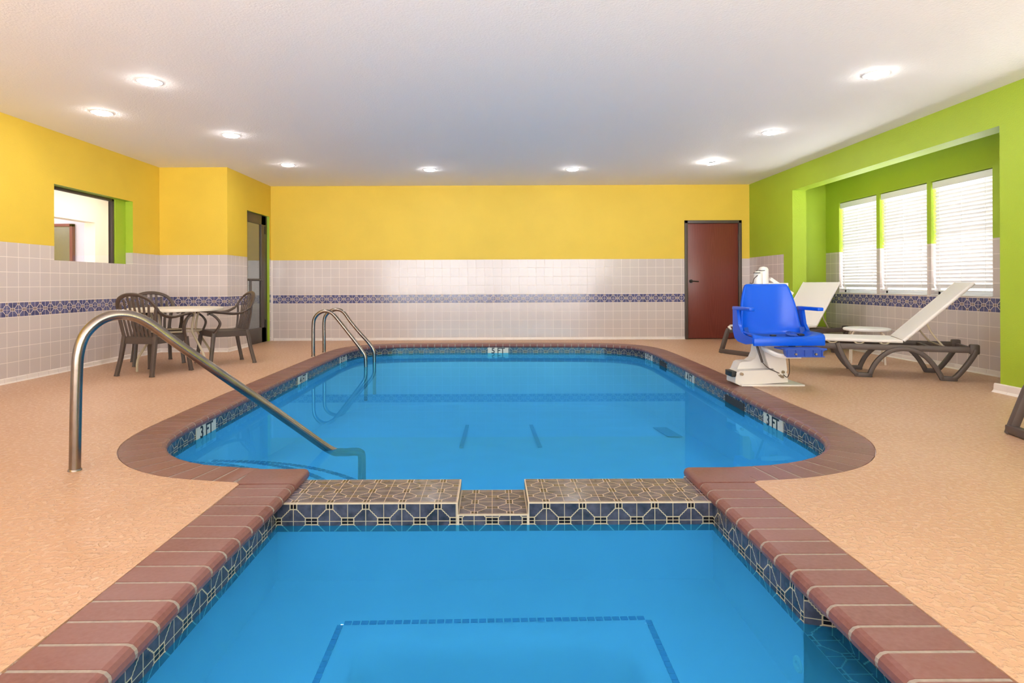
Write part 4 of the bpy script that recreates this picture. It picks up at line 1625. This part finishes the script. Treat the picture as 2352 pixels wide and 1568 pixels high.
tag(d3, 'dark olive door far beyond the interior window', 'door')
bm = bmesh.new()
add_box(bm, -8.80, -7.86, 11.34, 11.395, 0, 2.13, bevel=.004)
obj('door_leaf', bm, M['hall_door'], d3)
bm = bmesh.new()
for x0, x1, z0, z1 in ((-7.90, -7.85, 0, 2.15), (-8.85, -8.80, 0, 2.15), (-8.85, -7.85, 2.10, 2.15)):
    add_box(bm, x0, x1, 11.32, 11.398, z0, z1)
obj('door_frame', bm, M['wood'], d3, smooth=False)
area('hall_fill_light', (-6.1, 9.6, 2.70), (0, 0, 0), .9, 2.4, 38, (1, .95, .88))  # unseen area lamp added to light the hall
area('far_room_light', (-8.6, 10.2, 2.70), (0, 0, 0), .8, .8, 22, (.95, .92, 1))
area('passage_light', (-4.6, 10.9, 2.70), (0, 0, 0), .5, .5, 2.2, (1, 1, 1))

# ------------------------------------------------------------------ bay windows with blinds
def make_window(idx, ytop, ybot, blind=True):
    """ytop: larger Y edge"""
    y0, y1 = ybot, ytop
    w = bpy.data.objects.new('window_%d' % idx, None); COL.objects.link(w); struct(w)
    w.location = (XB, (y0 + y1) / 2, 0)
    hw = (y1 - y0) / 2
    bm = bmesh.new()
    for a0, a1, z0, z1 in ((-hw, -hw + .04, .845, 2.215), (hw - .04, hw, .845, 2.215), (-hw, hw, .845, .90), (-hw, hw, 2.16, 2.215), (-hw, hw, 1.52, 1.55)):
        add_box(bm, .085, .135, a0, a1, z0, z1, bevel=.004)
    wf = obj('window_frame', bm, M['vinyl'], w)
    bm = bmesh.new()
    add_box(bm, .108, .112, -hw + .03, hw - .03, .89, 2.17)
    obj('pane', bm, M['glass'], wf, smooth=False)
    bm = bmesh.new()
    add_box(bm, -.008, .13, -hw + .001, hw - .001, .838, .850, bevel=.003)
    obj('window_sill', bm, M['vinyl'], w)
    return w
def make_blind():
    b = thing('window_blind', '', 'window blind')
    hw = .435
    bm = bmesh.new()
    add_box(bm, .018, .072, -hw, hw, 2.135, 2.200, bevel=.004)
    add_box(bm, .010, .018, -hw - .008, hw + .008, 2.125, 2.205, bevel=.003)
    hr = obj('headrail', bm, M['vinyl'], b)
    bm = bmesh.new()
    z = 2.105
    while z > .925:
        mt = Matrix.Translation((.045, 0, z)) @ Matrix.Rotation(math.radians(SLAT), 4, 'Y')
        n = 5
        va, vb = [], []
        for i in range(n):
            u = i / (n - 1) * 2 - 1
            x, zz = u * .025, .0035 * (1 - u * u)
            va.append((mt @ Vector((x, -hw, zz)), mt @ Vector((x, hw, zz))))
        for up in (0, .0022):
            pass
        A0 = [bm.verts.new(p[0]) for p in va]; A1 = [bm.verts.new(p[1]) for p in va]
        off = (mt.to_3x3() @ Vector((0, 0, -.0022)))
        B0 = [bm.verts.new(p[0] + off) for p in va]; B1 = [bm.verts.new(p[1] + off) for p in va]
        for i in range(n - 1):
            bm.faces.new((A0[i], A0[i + 1], A1[i + 1], A1[i]))
            bm.faces.new((B0[i], B1[i], B1[i + 1], B0[i + 1]))
            bm.faces.new((A0[i], B0[i], B0[i + 1], A0[i + 1]))
            bm.faces.new((A1[i], A1[i + 1], B1[i + 1], B1[i]))
        bm.faces.new((A0[0], A1[0], B1[0], B0[0]))
        bm.faces.new((A0[-1], B0[-1], B1[-1], A1[-1]))
        z -= .0445
    obj('slats', bm, M['slat'], b)
    bm = bmesh.new()
    add_box(bm, .022, .068, -hw, hw, .885, .902, bevel=.004)
    obj('bottom_rail', bm, M['vinyl'], b)
    bm = bmesh.new()
    for y in (-hw + .10, 0, hw - .10):
        for x in (.017, .073):
            add_cyl(bm, (x, y, .90), (x, y, 2.14), .0016, 6)
    pieces('ladder_cord', bm, M['vinyl'], hr)
    return b
SLAT = 68
blind = None
names = ['leftmost', 'middle', 'rightmost']
wi = 2
for bay, ys in enumerate((9.30, 4.98)):
    for i in range(3):
        yt = ys - i * .975
        w = make_window(wi, yt, yt - .905)
        wi += 1
        if blind is None:
            b = blind = make_blind()
        else:
            b = copy_tree(blind)
        b.location = (XB, yt - .4525, 0)
        if bay == 0:
            tag(b, '%s of the three white slatted blinds in the green window bay' % names[i], 'window blind', 'white slatted window blinds')
        else:
            tag(b, 'white slatted blind in the next bay, outside the picture on the right', 'window blind', 'white slatted window blinds')

# ------------------------------------------------------------------ recessed ceiling lights
def downlight(loc, tilt=None):
    d = thing('ceiling_light', '', 'ceiling light', loc, 0, 'round recessed ceiling lights')
    bm = bmesh.new()
    add_lathe(bm, [(.105, 0), (.108, -.004), (.098, -.008), (.086, -.006), (.084, 0)], n=36)
    obj('trim_ring', bm, M['lamp_trim'], d)
    bm = bmesh.new()
    add_lathe(bm, [(.084, -.001), (.082, -.012), (.068, -.020), (.045, -.024), (0, -.026)], n=32)
    obj('lens', bm, M['lamp'], d)
    return d
base = downlight((0, 0, H))
LP = [(-2.942, 5.212, 'ceiling light nearest the camera on the left, above the handrail'),
      (-3.951, 6.139, 'ceiling light closest to the left wall'),
      (-3.051, 7.089, 'third ceiling light from the camera along the left side'),
      (-2.986, 8.854, 'ceiling light in front of the glass door corner'),
      (-0.955, 9.267, 'left one of two ceiling lights before the back wall'),
      (1.230, 9.277, 'right one of two ceiling lights before the back wall'),
      (3.248, 7.045, 'ceiling light midway along the window side'),
      (3.231, 5.098, 'ceiling light nearest the camera on the window side'),
      (3.203, 8.784, 'tilted ceiling light at the far end of the window side')]
for i, (x, y, lab) in enumerate(LP):
    c = base if i == 0 else copy_tree(base)
    c.location = (x, y, H)
    c['label'] = lab
    if i == 8:
        for ch in c.children:
            if ch.name.startswith('lens'):
                ch.rotation_euler = (math.radians(10), math.radians(-12), 0)
                ch.location = (0, 0, -.012)
